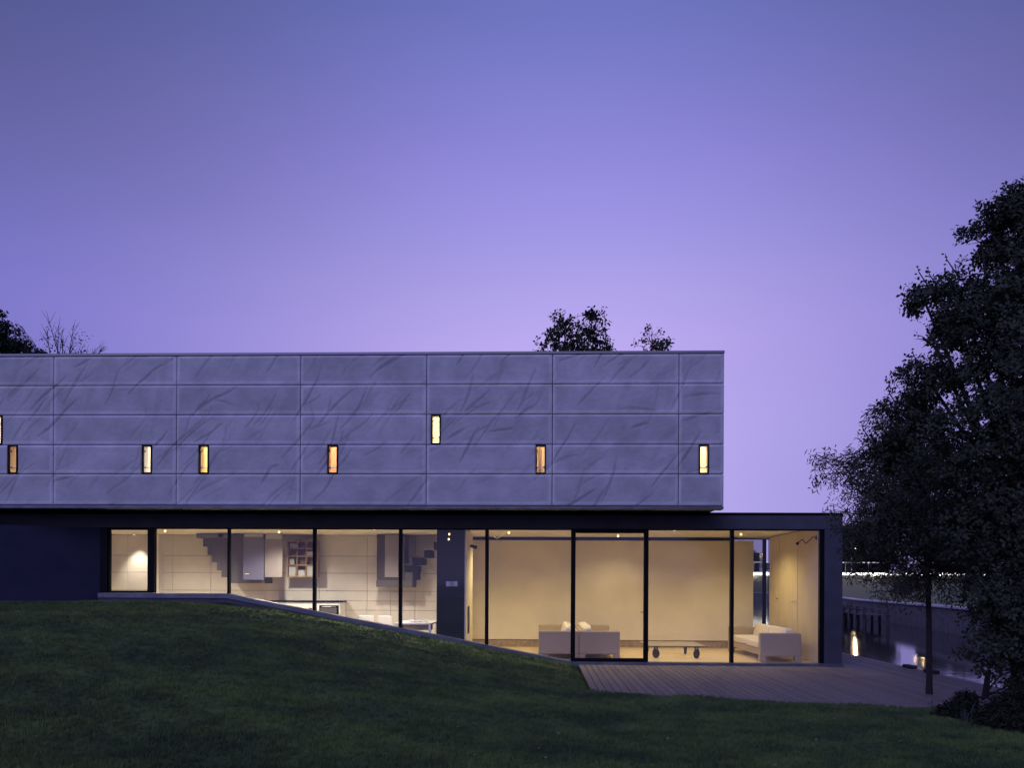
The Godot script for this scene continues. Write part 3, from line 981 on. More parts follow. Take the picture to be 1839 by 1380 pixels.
func puff(st: MB, ctr: Vector3, size: Vector3, bas := Basis()) -> void:
	# rounded cushion: a superellipsoid
	var se := func(a: float) -> float: return signf(a) * pow(absf(a), 0.35)
	var rows := 10
	var seg := 20
	var pt := func(i: int, k: int) -> Vector3:
		var a := PI * i / rows - PI / 2
		var b := TAU * k / seg
		return ctr + bas * (Vector3(se.call(cos(a)) * se.call(cos(b)), se.call(sin(a)), se.call(cos(a)) * se.call(sin(b))) * size * 0.5)
	for i in rows:
		for k in seg:
			var p0: Vector3 = pt.call(i, k)
			var p1: Vector3 = pt.call(i, k + 1)
			var p2: Vector3 = pt.call(i + 1, k + 1)
			var p3: Vector3 = pt.call(i + 1, k)
			var o := (p0 + p2) * 0.5 - ctr
			st.tri(p0, p1, p2, o)
			st.tri(p0, p2, p3, o)

func make_chair(label: String, at: Vector3, turn: float) -> void:
	var t := base("dining_chair", null, at)
	t.rotation.y = turn
	var st := MB.new(); st.bx(Vector3(0, 0.45, 0), Vector3(0.42, 0.035, 0.42), 0.012); obj("seat", st, M.white, t)
	st = MB.new(); st.bx(Vector3(0, 0.685, 0.20), Vector3(0.345, 0.33, 0.028), 0.012, Basis(Vector3.RIGHT, 0.10)); obj("backrest", st, M.white, t)
	for sx in [-1.0, 1.0]:
		for sz in [-1.0, 1.0]:
			st = MB.new(); st.tube([Vector3(sx * 0.17, 0.432, sz * 0.17), Vector3(sx * 0.20, 0.0, sz * 0.20)], [0.012, 0.010], 6); obj("leg", st, M.steel, t)
	for sx in [-1.0, 1.0]:
		st = MB.new(); st.tube([Vector3(sx * 0.15, 0.44, 0.18), Vector3(sx * 0.15, 0.56, 0.20)], [0.010, 0.010], 6); obj("back_post", st, M.steel, t)
	tag(t, label, "chair", "white chairs by the dining table")

func make_furniture() -> void:
	make_sofa("long low pale sofa along the cupboard wall at the right end", Vector3(5.03, 0, -1.92), 0.0)
	make_sofa("right-hand one of two low sofas standing back to back", Vector3(1.29, 0, -2.16), PI)
	make_sofa("left-hand one of two low sofas standing back to back", Vector3(0.42, 0, -2.16), 0.0)
	var st: MB
	# glass table on four castors
	var t := base("coffee_table", null, Vector3(2.98, 0, -1.85))
	st = MB.new(); st.bx(Vector3(0, 0.272, 0), Vector3(1.30, 0.016, 1.5), 0.002); obj("glass_top", st, M.tableglass, t)
	st = MB.new()
	for e in [-1.0, 1.0]:
		st.bx(Vector3(0, 0.272, e * 0.752), Vector3(1.308, 0.016, 0.003), 0.0)
		st.bx(Vector3(e * 0.652, 0.272, 0), Vector3(0.003, 0.016, 1.50), 0.0)
	obj("glass_edge", st, M.glassedge, t)
	for s in [[-0.48, -0.58, 0.2], [-0.42, 0.56, 0.5], [0.42, -0.56, -0.3], [0.46, 0.58, -0.7]]:
		var c := base("castor", t, Vector3(s[0], 0, s[1]))
		c.rotation.y = s[2]
		st = MB.new(); st.tube([Vector3(-0.021, 0.105, 0), Vector3(0.021, 0.105, 0)], [0.104, 0.104], 20); obj("wheel", st, M.rubber, c)
		st = MB.new()
		st.bx(Vector3(-0.032, 0.17, 0), Vector3(0.006, 0.15, 0.05), 0.001); st.bx(Vector3(0.032, 0.17, 0), Vector3(0.006, 0.15, 0.05), 0.001)
		st.bx(Vector3(0, 0.250, 0), Vector3(0.10, 0.018, 0.10), 0.002)
		obj("fork", st, M.rubber, c)
	tag(t, "low glass coffee table on four big black castors", "coffee table")
	# dining table, chairs, paper
	t = base("dining_table", null, Vector3(-2.72, 0, -1.5))
	st = MB.new(); st.bx(Vector3(0, 0.735, 0), Vector3(0.80, 0.035, 1.3), 0.004); obj("tabletop", st, M.white, t)
	for s in [[-0.36, -0.6], [0.36, -0.6], [-0.36, 0.6], [0.36, 0.6]]:
		st = MB.new(); st.bx(Vector3(s[0], 0.358, s[1]), Vector3(0.05, 0.716, 0.05), 0.003); obj("leg", st, M.white, t)
	st = MB.new(); st.bx(Vector3(0.05, 0.655, 0.30), Vector3(0.60, 0.12, 0.5), 0.003); obj("drawer", st, M.stone, t)
	tag(t, "white dining table next to the dark block", "dining table")
	var bk := base("open_book", null, Vector3(-2.68, 0.753, -1.35))
	st = MB.new(); st.bx(Vector3(-0.105, 0.028, 0), Vector3(0.20, 0.016, 0.28), 0.003, Basis(Vector3.BACK, -0.2)); obj("page_block", st, M.white, bk)
	st = MB.new(); st.bx(Vector3(0.105, 0.028, 0), Vector3(0.20, 0.016, 0.28), 0.003, Basis(Vector3.BACK, 0.2)); obj("page_block", st, M.white, bk)
	tag(bk, "white open book lying on the dining table", "book")
	make_chair("left one of two white chair backs showing above the sloping sill", Vector3(-4.09, 0, -2.62), 0.12)
	make_chair("right one of two white chair backs, next to the dining table", Vector3(-3.57, 0, -2.50), -0.15)
	# sideboard with built-in oven under a dark top
	t = base("sideboard", null, Vector3(-5.72, 0, -3.36))
	st = MB.new(); st.bx(Vector3(0, 1.155, 0), Vector3(1.76, 0.032, 0.64), 0.003); obj("countertop", st, M.black, t)
	st = MB.new(); st.bx(Vector3(0, 0.568, 0), Vector3(1.72, 1.136, 0.58), 0.003); obj("cabinet", st, M.white, t)
	var ov := base("oven", t, Vector3(0.59, 0.93, 0.292))
	st = MB.new(); st.bx(Vector3(0, 0, 0.004), Vector3(0.48, 0.27, 0.012), 0.002); obj("frame", st, M.black, ov)
	st = MB.new(); st.bx(Vector3(-0.01, -0.02, 0.012), Vector3(0.40, 0.19, 0.006), 0.002); obj("oven_glass", st, M.stairgrey, ov)
	st = MB.new(); st.tube([Vector3(-0.17, 0.10, 0.03), Vector3(0.17, 0.10, 0.03)], [0.008, 0.008], 6); obj("handle", st, M.steel, ov)
	for k in 2:
		st = MB.new(); st.bx(Vector3(-0.58 + 0.58 * k, 0.93, 0.294), Vector3(0.56, 0.30, 0.012), 0.003); obj("drawer", st, M.white, t)
	st = MB.new(); st.tube([Vector3(0.10, 0.985, 0.31), Vector3(0.18, 0.985, 0.31)], [0.012, 0.012], 6); obj("knob", st, M.black, t)
	tag(t, "white sideboard with a dark top and built-in oven", "sideboard")
	# sky reflections in the panes built as lilac panels, and the orange shelf
	t = base("hanging_panel", null, Vector3(-6.93, 1.65, -2.88))
	st = MB.new(); st.bx(Vector3(0, 0.55, 0), Vector3(0.50, 1.04, 0.04), 0.004); obj("leaf", st, M.lilac, t)
	st = MB.new(); st.bx(Vector3(-0.15, 0.17, 0.03), Vector3(0.10, 0.018, 0.015), 0.003); obj("handle", st, M.white, t)  # white highlight of the reflection, built as a small bar
	st = MB.new(); st.bx(Vector3(0, 1.115, 0), Vector3(0.46, 0.10, 0.03), 0.002); obj("track", st, M.steel, t)  # added bar over the reflection panel
	tag(t, "blue lilac sky reflection, built as a panel before the left stair", "panel")
	t = base("hanging_panel", null, Vector3(-6.45, 1.73, -2.92))
	st = MB.new(); st.bx(Vector3(0, 0.48, 0), Vector3(0.43, 0.93, 0.04), 0.004); obj("leaf", st, M.palelilac, t)
	st = MB.new(); st.bx(Vector3(0, 1.015, 0), Vector3(0.40, 0.14, 0.03), 0.002); obj("track", st, M.steel, t)
	tag(t, "paler sky reflection, built as a panel between lilac one and orange shelf", "panel")
	t = base("wall_shelf", null, Vector3(-5.87, 1.75, -3.42))
	st = MB.new(); st.bx(Vector3(0, 0.46, -0.12), Vector3(0.74, 0.92, 0.02), 0.002); obj("back", st, M.orange, t)
	for x in [-0.365, -0.13, 0.10, 0.365]:
		st = MB.new(); st.bx(Vector3(x, 0.46, 0.0), Vector3(0.03, 0.92, 0.22), 0.002); obj("upright", st, M.orange, t)
	for y in [0.015, 0.30, 0.52, 0.72, 0.905]:
		st = MB.new(); st.bx(Vector3(0, y, 0.005), Vector3(0.70, 0.03, 0.20), 0.002); obj("shelf", st, M.orange, t)
	tag(t, "orange-brown open wall shelf holding pale boxes", "shelf")
	var bi := 0
	var where := ["in the lower left bay", "in the lower middle bay", "in the lower right bay", "in the second bay at left", "in the second bay at right", "in the top row at left"]
	for s in [[-0.25, 0.03, 0.17, 0.23], [-0.02, 0.03, 0.16, 0.15], [0.22, 0.03, 0.20, 0.25], [-0.26, 0.315, 0.12, 0.14], [0.21, 0.535, 0.22, 0.10], [-0.24, 0.735, 0.15, 0.11]]:
		var o := MB.new(); o.bx(Vector3(s[0] , s[1] + s[3] * 0.5, 0.02), Vector3(s[2], s[3], 0.14), 0.006)
		var b := obj("storage_box", o, M.paleblue)
		b.position = Vector3(-5.87, 1.75, -3.42)
		tag(b, "pale blue box %s of the orange shelf" % where[bi], "box", "pale boxes on the orange shelf")
		bi += 1
	# switch plate with three squares on the dark block
	t = base("switch_plate", null, Vector3(-1.823, 1.605, -0.296))
	for k in 3:
		st = MB.new(); st.bx(Vector3((k - 1) * 0.081, 0, 0), Vector3(0.079, 0.105, 0.012), 0.003); obj("rocker", st, [M.paleblue, M.palelilac, M.paleblue][k], t)
	tag(t, "pale triple switch plate on the dark block", "switch")
	# small dark swivel lamps
	t = base("wall_lamp", null, Vector3(-1.53, 2.43, -1.10))
	st = MB.new(); st.tube([Vector3(0, 0, 0), Vector3(0.07, 0.0, 0.0)], [0.012, 0.012], 6); obj("arm", st, M.black, t)
	st = MB.new(); st.tube([Vector3(0.03, 0.01, 0.02), Vector3(0.16, -0.03, 0.05)], [0.03, 0.045], 10); obj("lamp_shade", st, M.black, t)
	tag(t, "small black lamp on the cream side of the dark block", "wall lamp")
	t = base("wall_lamp", null, Vector3(5.72, 2.60, -0.40))
	st = MB.new(); st.tube([Vector3(0, 0, 0), Vector3(-0.05, 0.02, -0.05), Vector3(-0.05, -0.10, -0.52), Vector3(-0.06, 0.0, -0.70), Vector3(-0.06, -0.05, -1.0)], [0.012, 0.011, 0.010, 0.010, 0.010], 6); obj("arm", st, M.black, t)
	st = MB.new(); st.ball(Vector3(-0.06, -0.07, -1.04), Vector3(0.035, 0.035, 0.05)); obj("lamp_shade", st, M.black, t)
	st = MB.new(); st.tube([Vector3(0, 0, 0.0), Vector3(-0.02, 0, 0)], [0.04, 0.04], 10); obj("backplate", st, M.black, t)
	tag(t, "thin black zigzag swing-arm lamp high on the cupboard wall", "wall lamp")

# ------------------------------------------------------------------ deck
func make_deck() -> void:
	var deck := base("deck")
	tag(deck, "grey timber deck in front of the living room, running round the corner to the water", "", "", "structure")
	var x := 0.80
	while x < 7.36:
		var w := 0.118
		var zf := deck_front(x + w * 0.5) + rng.randf_range(0.02, 0.10)
		var zb := 0.12 if x < 6.08 else -6.2
		var st := MB.new()
		st.bx(Vector3(x + w * 0.5, -0.034 + rng.randf_range(-0.002, 0.002), (zf + zb) * 0.5), Vector3(w - 0.012, 0.028, zf - zb), 0.004, Basis(Vector3.BACK, rng.randf_range(-0.006, 0.006)))
		obj("board", st, M.deck[rng.randi() % 3], deck)
		x += w
	var st := MB.new()
	st.mm(0.84, 7.30, -0.16, -0.052, 0.3, 4.1, 0.0)
	for k in 5:
		st.mm(6.2, 7.30, -0.16, -0.052, -6.1 + k * 1.25, -5.98 + k * 1.25, 0.0)
	obj("joists", st, M.soil, deck)
	st = MB.new()
	st.mm(7.33, 7.38, -0.9, -0.03, -6.2, 6.2, 0.004)
	obj("edge_board", st, M.wetwood, deck)

# ------------------------------------------------------------------ far bank
const QUAY := [Vector2(14.5, 2.0), Vector2(17.0, -14.0), Vector2(19.1, -25.4), Vector2(20.9, -37.0), Vector2(23.3, -46.0), Vector2(32.0, -85.0), Vector2(22.0, -92.0), Vector2(-30.0, -95.0), Vector2(-120.0, -96.0)]
const ROADP := [Vector2(220, 2), Vector2(200, -60), Vector2(130, -96), Vector2(90, -99), Vector2(70, -100), Vector2(40, -101), Vector2(20, -102), Vector2(-30, -102), Vector2(-120, -102)]

func make_far_bank() -> void:
	var st := MB.new()
	var nz := FastNoiseLite.new()
	nz.seed = 5
	nz.frequency = 0.08
	nz.fractal_octaves = 4
	var rows := 14
	for i in QUAY.size() - 1:
		var sub := 8
		for s in sub:
			for r in rows:
				var q := []
				for t in [[s, r], [s + 1, r], [s + 1, r + 1], [s, r + 1]]:
					var a: Vector2 = QUAY[i].lerp(QUAY[i + 1], float(t[0]) / sub)
					var b: Vector2 = ROADP[i].lerp(ROADP[i + 1], float(t[0]) / sub)
					var f := float(t[1]) / rows
					var p := a.lerp(b, f)
					q.append(Vector3(p.x, lerpf(0.66, 3.20, f) + nz.get_noise_2d(p.x * 3.0, p.y * 3.0) * 0.12 * sin(PI * f), p.y))
				var k := nz.get_noise_2d(q[0].x * 6.0, q[0].z * 6.0) * 0.5 + 0.5
				st.col = Color(0.085, 0.095, 0.035).lerp(Color(0.15, 0.155, 0.07), k)
				st.quad(q[0], q[1], q[2], q[3], Vector3.UP)
	tag(obj("far_bank", st, M.bank), "grassy far bank rising from the quay to the road", "", "", "structure")
	st = MB.new()
	st.quad(Vector3(-300, 3.21, -101.5), Vector3(300, 3.21, -101.5), Vector3(300, 3.21, -109), Vector3(-300, 3.21, -109), Vector3.UP)
	tag(obj("road", st, M.asphalt), "road along the top of the far bank", "", "", "structure")
	st = MB.new(); st.col = Color(0.05, 0.06, 0.03)
	st.quad(Vector3(-700, 3.2, -100.9), Vector3(700, 3.2, -100.9), Vector3(700, 3.2, -700), Vector3(-700, 3.2, -700), Vector3.UP)
	tag(obj("ground", st, M.bank), "dark land beyond the road", "", "", "structure")
	# quay wall with pale cap
	var qw := base("quay_wall")
	for i in QUAY.size() - 1:
		var a := Vector3(QUAY[i].x, 0, QUAY[i].y)
		var b := Vector3(QUAY[i + 1].x, 0, QUAY[i + 1].y)
		var d := (b - a)
		var bas := Basis(Vector3.UP, atan2(-d.z, d.x))
		st = MB.new(); st.bx((a + b) * 0.5 + Vector3(0, 0.0, 0), Vector3(d.length(), 1.3, 0.3), 0.0, bas); obj("wall_face", st, M.quay, qw)
		st = MB.new(); st.bx((a + b) * 0.5 + Vector3(0, 0.70, 0), Vector3(d.length(), 0.09, 0.5), 0.01, bas); obj("cap", st, M.quaycap, qw)
	# dark culvert mouths
	for f in [[0.40, 1.9], [0.62, 1.0]]:
		var a2: Vector2 = QUAY[3].lerp(QUAY[4], f[0])
		var d2: Vector2 = QUAY[4] - QUAY[3]
		st = MB.new(); st.bx(Vector3(a2.x, 0.28, a2.y), Vector3(f[1], 0.42, 0.36), 0.01, Basis(Vector3.UP, atan2(-d2.y, d2.x))); obj("culvert_mouth", st, M.black, qw)
	tag(qw, "low grey quay wall with a pale cap across the water", "quay wall")
	# jetty in front of the quay
	var jt := base("jetty")
	var js := Vector3(17.0, 0, -24.0)
	var je := Vector3(20.1, 0, -44.0)
	var jd := (je - js).normalized()
	var side := Vector3(-jd.z, 0, jd.x)
	if side.x > 0: side = -side
	for k in 14:
		var p := js.lerp(je, k / 13.0)
		for s in [0.0, 1.0]:
			st = MB.new(); st.tube([p + side * (s * 1.1 - 0.2) + Vector3(0, -0.9, 0), p + side * (s * 1.1 - 0.2) + Vector3(0, 0.36 + 0.12 * s + rng.randf_range(0, 0.10), 0)], [0.075, 0.07], 7); obj("post", st, M.wetwood, jt)
	for k in 66:
		var p := js.lerp(je, k / 65.0)
		st = MB.new(); st.bx(p + side * 0.35 + Vector3(0, 0.16 + rng.randf_range(-0.01, 0.01), 0), Vector3(1.35, 0.04, 0.26), 0.004, Basis(Vector3.UP, atan2(-side.z, side.x))); obj("plank", st, M.wetwood, jt)
	st = MB.new(); st.tube([js + side * 0.9 + Vector3(0, 0.42, 0), je + side * 0.9 + Vector3(0, 0.42, 0)], [0.04, 0.04], 6); obj("rail", st, M.wetwood, jt)
	tag(jt, "dark wooden jetty on posts along the quay across the water", "jetty")
	# street lamps
	var lamp_at := [[48.2, -110.0, 7.5, "street lamp glowing just right of the house corner"], [57.6, -110.0, 6.5, "street lamp half hidden in the crown of the deck tree"], [60.6, -114.0, 7.1, "dimmer street lamp right of the one in the deck tree"], [34.2, -110.0, 6.5, "left one of two street lamps seen through the glazed house corner"], [36.6, -118.0, 6.6, "right one of two street lamps seen through the glazed house corner"]]
	for k in lamp_at.size():
		var l: Array = lamp_at[k]
		var t := base("street_lamp", null, Vector3(l[0], 3.2, l[1]))
		var hgt: float = l[2] - 3.2
		st = MB.new(); st.tube([Vector3.ZERO, Vector3(0, 1.2, 0), Vector3(0, 1.21, 0), Vector3(0, hgt, 0)], [0.11, 0.10, 0.06, 0.05], 8); obj("pole", st, M.pole, t)
		st = MB.new(); st.tube([Vector3(0, hgt, 0), Vector3(0.25, hgt + 0.06, 0)], [0.04, 0.04], 6); obj("bracket", st, M.pole, t)
		var r := 1.0 if k == 0 else 0.5
		st = MB.new(); st.ball(Vector3(0.25 + 0.34 * r, hgt + 0.02, 0.0), Vector3(0.36, 0.12, 0.22) * r); obj("lamp_head", st, M.streetglow if k == 0 else M.smallglow, t)
		tag(t, l[3], "street lamp", "street lamps along the far road")
		omni("street_light", Vector3(l[0] + 0.25 + 0.34 * r, l[2] + 0.02, l[1]), Color(1.0, 0.84, 0.6), 190.0 if k == 0 else 8.0, 0.17)
	# trail of car headlights built as glowing strips on added posts, fainter line behind
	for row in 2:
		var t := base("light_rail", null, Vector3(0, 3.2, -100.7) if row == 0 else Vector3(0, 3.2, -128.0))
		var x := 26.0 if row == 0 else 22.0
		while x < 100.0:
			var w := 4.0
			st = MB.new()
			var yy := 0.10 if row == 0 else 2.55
			st.bx(Vector3(x + w * 0.5, yy, 0), Vector3(w - 0.02, 0.42 if row == 0 else 0.16, 0.10), 0.01); obj("light_strip", st, M.trailglow if row == 0 else M.dimglow, t)
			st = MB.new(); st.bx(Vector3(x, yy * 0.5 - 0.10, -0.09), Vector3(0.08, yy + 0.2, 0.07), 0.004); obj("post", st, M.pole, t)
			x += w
		tag(t, "trail of car headlights along the far road, built as a glowing strip" if row == 0 else "thin dim line of light farther off beyond the road", "light trail")
	for k in 7:
		omni("rail_light", Vector3(30.0 + 9.0 * k, 3.45, -100.3), Color(1.0, 0.95, 0.9), 16.0, 0.3)  # unseen lights added along the trail to brighten the bank

# ------------------------------------------------------------------ trees
func leaf_spray(count: int, ll: float, lw: float, spread: float, droop := 0.0, sd := 1) -> ArrayMesh:
	var r := RandomNumberGenerator.new()
	r.seed = sd
	var st := MB.new()
	for k in count:
		var t := (k + 0.5) / count
		var p := Vector3(0, spread * t * 1.5, 0) + Vector3(r.randf_range(-1, 1), r.randf_range(-0.5, 0.5), r.randf_range(-1, 1)) * spread * 0.45
		var a := k * 2.4 + r.randf() * 0.6
		var d := Vector3(cos(a), 0.55 - droop + r.randf_range(-0.35, 0.35), sin(a)).normalized()
		var s := d.cross(Vector3.UP).normalized()
		s = s.rotated(d, r.randf_range(-0.9, 0.9))
		var L := ll * r.randf_range(0.7, 1.15)
		var tip := p + d * L + Vector3(0, -0.18 * L, 0)
		var mid := p + d * L * 0.5
		var nn := s.cross(d)
		st.tri(p, mid + s * lw * 0.5, tip, nn)
		st.tri(p, tip, mid - s * lw * 0.5, nn)
	return st.done()

# lobes: [x, y, z, r, share]; leaves thicken towards each lobe's skin
func crown(parent: Node, called: String, lobes: Array, count: int, mesh: ArrayMesh, c0: Color, c1: Color, flat := 0.85, size_var := 0.35, gate := 0.0) -> void:
	var nz := FastNoiseLite.new()
	nz.seed = 7
	nz.frequency = 1.0
	nz.fractal_octaves = 2
	var total := 0.0
	for l in lobes:
		total += float(l[3]) * l[3] * (l[4] if l.size() > 4 else 1.0)
	var mm := MultiMesh.new()
	mm.transform_format = MultiMesh.TRANSFORM_3D
	mm.use_colors = true
	mm.mesh = mesh
	var T := []
	var C := []
	for l in lobes:
		var share: float = float(l[3]) * l[3] * (l[4] if l.size() > 4 else 1.0) / total
		var ctr := Vector3(l[0], l[1], l[2])
		var n := int(count * share)
		for k in n:
			var d := Vector3(rng.randfn(), rng.randfn(), rng.randfn()).normalized()
			var rr: float = l[3] * pow(rng.randf(), 0.42)
			var bump: float = 0.80 + 0.45 * nz.get_noise_3d(ctr.x * 3.0 + d.x * 1.6, ctr.y * 3.0 + d.y * 1.6, ctr.z * 3.0 + d.z * 1.6) + 0.2 * rng.randf()
			var p := ctr + Vector3(d.x, d.y * flat, d.z) * rr * bump
			if gate > 0.0 and nz.get_noise_3d(p.x * 2.2, p.y * 2.2, p.z * 2.2) < gate - 0.5:
				continue
			var up := (d * 0.9 + Vector3(rng.randf_range(-0.6, 0.6), rng.randf_range(-0.1, 0.8), rng.randf_range(-0.6, 0.6))).normalized()
			var x := up.cross(Vector3(rng.randfn(), rng.randfn(), rng.randfn())).normalized()
			var b := Basis(x, up, x.cross(up)) * Basis.from_scale(Vector3.ONE * rng.randf_range(1.0 - size_var, 1.0 + size_var))
			T.append(Transform3D(b, p))
			C.append(c0.lerp(c1, clampf(rng.randf() * 0.7 + 0.3 * (nz.get_noise_3d(p.x, p.y, p.z) + 0.5), 0, 1)))
	mm.instance_count = T.size()
	for k in T.size():
		mm.set_instance_transform(k, T[k])
		mm.set_instance_color(k, C[k])
	var o := MultiMeshInstance3D.new()
	o.name = called
	o.multimesh = mm
	o.material_override = M.leaf
	o.set_meta("kind", "stuff")
	parent.add_child(o, true)

func limbs(parent: Node, foot: Vector3, fork: Vector3, lobes: Array, r0: float) -> void:
	var st := MB.new()
	var mid := foot.lerp(fork, 0.5) + Vector3(rng.randf_range(-1, 1), 0, rng.randf_range(-1, 1)) * r0 * 0.5
	st.tube([foot + Vector3(0, -0.15, 0), foot + Vector3(0, 0.12, 0), mid, fork], [r0 * 1.5, r0 * 1.08, r0 * 0.9, r0 * 0.75], 9)
	obj("trunk", st, M.bark, parent)
	for l in lobes:
		st = MB.new()
		var e := Vector3(l[0], l[1], l[2])
		var from := fork
		if e.y < fork.y:
			from = foot.lerp(fork, clampf((e.y - foot.y) / maxf(fork.y - foot.y, 0.01) * 0.8, 0.3, 1.0))
		var bend := from.lerp(e, 0.5) + Vector3(rng.randf_range(-0.2, 0.2), 0.15, rng.randf_range(-0.2, 0.2)) * float(l[3])
		var rr: float = r0 * 0.42
		st.tube([from, bend, e], [rr, rr * 0.7, rr * 0.3], 6)
		for k in 5:
			var d := Vector3(rng.randfn(), rng.randfn() * 0.6 + 0.5, rng.randfn()).normalized()
			st.tube([e, e + d * float(l[3]) * 0.5 + Vector3(0, 0.03, 0), e + d * float(l[3]) * 0.85], [rr * 0.25, rr * 0.14, 0.002], 4, false)
		obj("limb", st, M.bark, parent)

func make_trees() -> void:
	# big tree on the bank at the right edge; lobes in metres
	var g0 := Color(0.015, 0.019, 0.012)
	var g1 := Color(0.062, 0.070, 0.046)
	var spray := leaf_spray(10, 0.048, 0.030, 0.065, 0.0, 3)
	var t := base("broadleaf_tree", null, Vector3(5.68, -0.1, 6.7))
	var S := 9.8 / 1450.0
	var lobes := []
	# measured in pixels on the plane of the trunk, turned into metres here: [right of trunk, above eye level, depth, radius]
	for q in [[-45, -95, 0.3, 62], [15, -160, 0.4, 66], [70, -190, 0.2, 70], [-12, 662, 0.2, 46], [-58, 612, 0.1, 44], [-105, 462, 0.2, 58], [-140, 430, 0.1, 46], [10, 640, 0.3, 62], [-30, 615, 0.0, 42], [70, 650, -0.2, 70], [-15, 520, 0.4, 100], [-100, 530, 0.1, 50], [-150, 515, 0.0, 34], [-55, 430, 0.5, 100], [-150, 370, 0.1, 62], [-45, 315, 0.7, 130], [-190, 300, 0.0, 52], [-120, 230, 0.5, 95], [-205, 240, -0.2, 46], [0, 150, 0.4, 140], [-80, 90, 0.3, 85], [30, 0, 0.2, 120], [-60, -20, 0.5, 62], [110, 540, 0.0, 150], [130, 330, 0.3, 170], [130, 120, 0.2, 160], [110, -60, 0.0, 130], [40, -130, 0.3, 85]]:
		lobes.append([q[0] * S, 1.7 + q[1] * S, q[2] - 0.2, q[3] * S])
	limbs(t, Vector3.ZERO, Vector3(0.15, 2.3, 0), lobes, 0.10)
	for q in [[-176, 566], [-158, 562], [-128, 588], [-73, 676], [-55, 640], [-28, 712], [-185, 420], [-226, 352], [-272, 290], [8, 700]]:
		var sh := MB.new()
		var e := Vector3(q[0] * S, 1.7 + q[1] * S, 0.0)
		sh.tube([e + Vector3(0.12, -0.28, 0.05), e + Vector3(0.01, -0.08, 0.02), e], [0.009, 0.006, 0.003], 4, false)
		for j in 4:
			sh.ball(e + Vector3(rng.randf_range(-0.02, 0.02), -0.045 * j, rng.randf_range(-0.02, 0.02)), Vector3(0.018, 0.010, 0.014), 5, 3)
		obj("shoot", sh, M.bark, t)
	crown(t, "foliage", lobes, 27000, spray, g0, g1, 0.78, 0.4, 0.43)
	tag(t, "tall dense dark broadleaf tree at the right edge, above the bank", "tree")
	# slender tree growing through the deck
	var D := 12.36 / 1450.0
	t = base("deck_tree", null, Vector3(5.87, -0.05, 4.14))
	lobes = []
	for q in [[-50, 150, 0.1, 85, 1.0], [-110, 195, 0.0, 55, 0.9], [-85, 90, 0.2, 66, 0.9], [-10, 90, 0.0, 85, 1.1], [-30, 15, 0.1, 55, 0.8], [-105, 45, -0.1, 45, 0.6], [50, 30, 0.2, 62, 1.0], [-165, 200, 0.0, 38, 0.22], [-190, 225, 0.1, 24, 0.16], [-150, 130, 0.1, 34, 0.3], [-40, 260, 0.1, 80, 1.0], [20, 190, -0.2, 90, 1.0], [-80, -10, 0.2, 34, 0.35], [80, 100, 0.1, 80, 1.0], [-140, 95, 0.0, 30, 0.3]]:
		lobes.append([q[0] * D, 1.65 + q[1] * D, q[2], q[3] * D, q[4]])
	var st := MB.new()
	st.tube([Vector3(0, -0.12, 0), Vector3(0, 0.25, 0), Vector3(-0.02, 1.2, 0.02), Vector3(-0.04, 2.1, 0), Vector3(-0.1, 3.2, 0.05), Vector3(-0.15, 4.0, 0.0)], [0.062, 0.047, 0.042, 0.036, 0.022, 0.008], 8)
	obj("trunk", st, M.bark, t)
	for l in lobes:
		st = MB.new()
		var e := Vector3(l[0], l[1], l[2])
		var f := Vector3(-0.05, clampf(e.y - 0.5, 1.75, 3.6), 0)
		st.tube([f, f.lerp(e, 0.5) + Vector3(0, 0.12, 0), e], [0.018, 0.012, 0.006], 5, false)
		for k in 7:
			var d := Vector3(rng.randfn() - 0.3, rng.randfn() * 0.5 + 0.35, rng.randfn()).normalized()
			st.tube([e, e + d * float(l[3]) * 0.6, e + d * float(l[3]) * 1.15 + Vector3(0, -0.06, 0)], [0.006, 0.004, 0.0015], 4, false)
		obj("limb", st, M.bark, t)
	var willow := leaf_spray(8, 0.085, 0.016, 0.09, 0.25, 5)
	crown(t, "foliage", lobes, 8500, willow, Color(0.040, 0.046, 0.032), Color(0.115, 0.115, 0.085), 0.9, 0.4, 0.30)
	tag(t, "slender young tree with narrow leaves growing through the deck", "tree")
	# tree tops behind the roof
	var big := leaf_spray(9, 0.13, 0.08, 0.14, 0.0, 9)
	t = base("roadside_tree", null, Vector3(1.35, -0.40, -12.0))
	lobes = [[-1.3, 10.35, 0, 0.26], [-0.95, 10.65, 0.2, 0.24], [-0.55, 11.25, 0, 0.42], [-0.75, 10.9, 0.1, 0.36], [-0.3, 10.7, 0, 0.55], [0.35, 10.9, 0.1, 0.55], [0.6, 11.35, 0, 0.38], [0.25, 10.2, 0.2, 0.8], [0.75, 10.25, 0, 0.42], [-0.5, 10.1, 0, 0.5], [1.0, 10.0, 0.1, 0.30], [0.2, 9.4, 0, 1.1], [0, 8.2, 0, 1.4], [0.3, 7.0, 0, 1.5]]
	limbs(t, Vector3.ZERO, Vector3(0, 6.2, 0), lobes, 0.16)
	crown(t, "foliage", lobes, 2500, big, Color(0.016, 0.023, 0.012), Color(0.048, 0.056, 0.034), 0.9, 0.35, 0.5)
	tag(t, "lumpy leafy tree top showing above the middle of the roof", "tree", "trees behind the house")
	t = base("roadside_tree", null, Vector3(3.95, -0.15, -12.0))
	lobes = [[-0.05, 10.55, 0, 0.24], [0.08, 10.35, 0.1, 0.30], [-0.34, 10.1, 0, 0.24], [0.40, 10.05, 0, 0.30], [0, 9.7, 0, 0.5], [0, 9.0, 0, 0.9], [0.1, 7.8, 0, 1.1]]
	limbs(t, Vector3.ZERO, Vector3(0, 7.0, 0), lobes, 0.11)
	crown(t, "foliage", lobes, 800, big, Color(0.016, 0.023, 0.012), Color(0.048, 0.056, 0.034), 0.9, 0.35, 0.48)
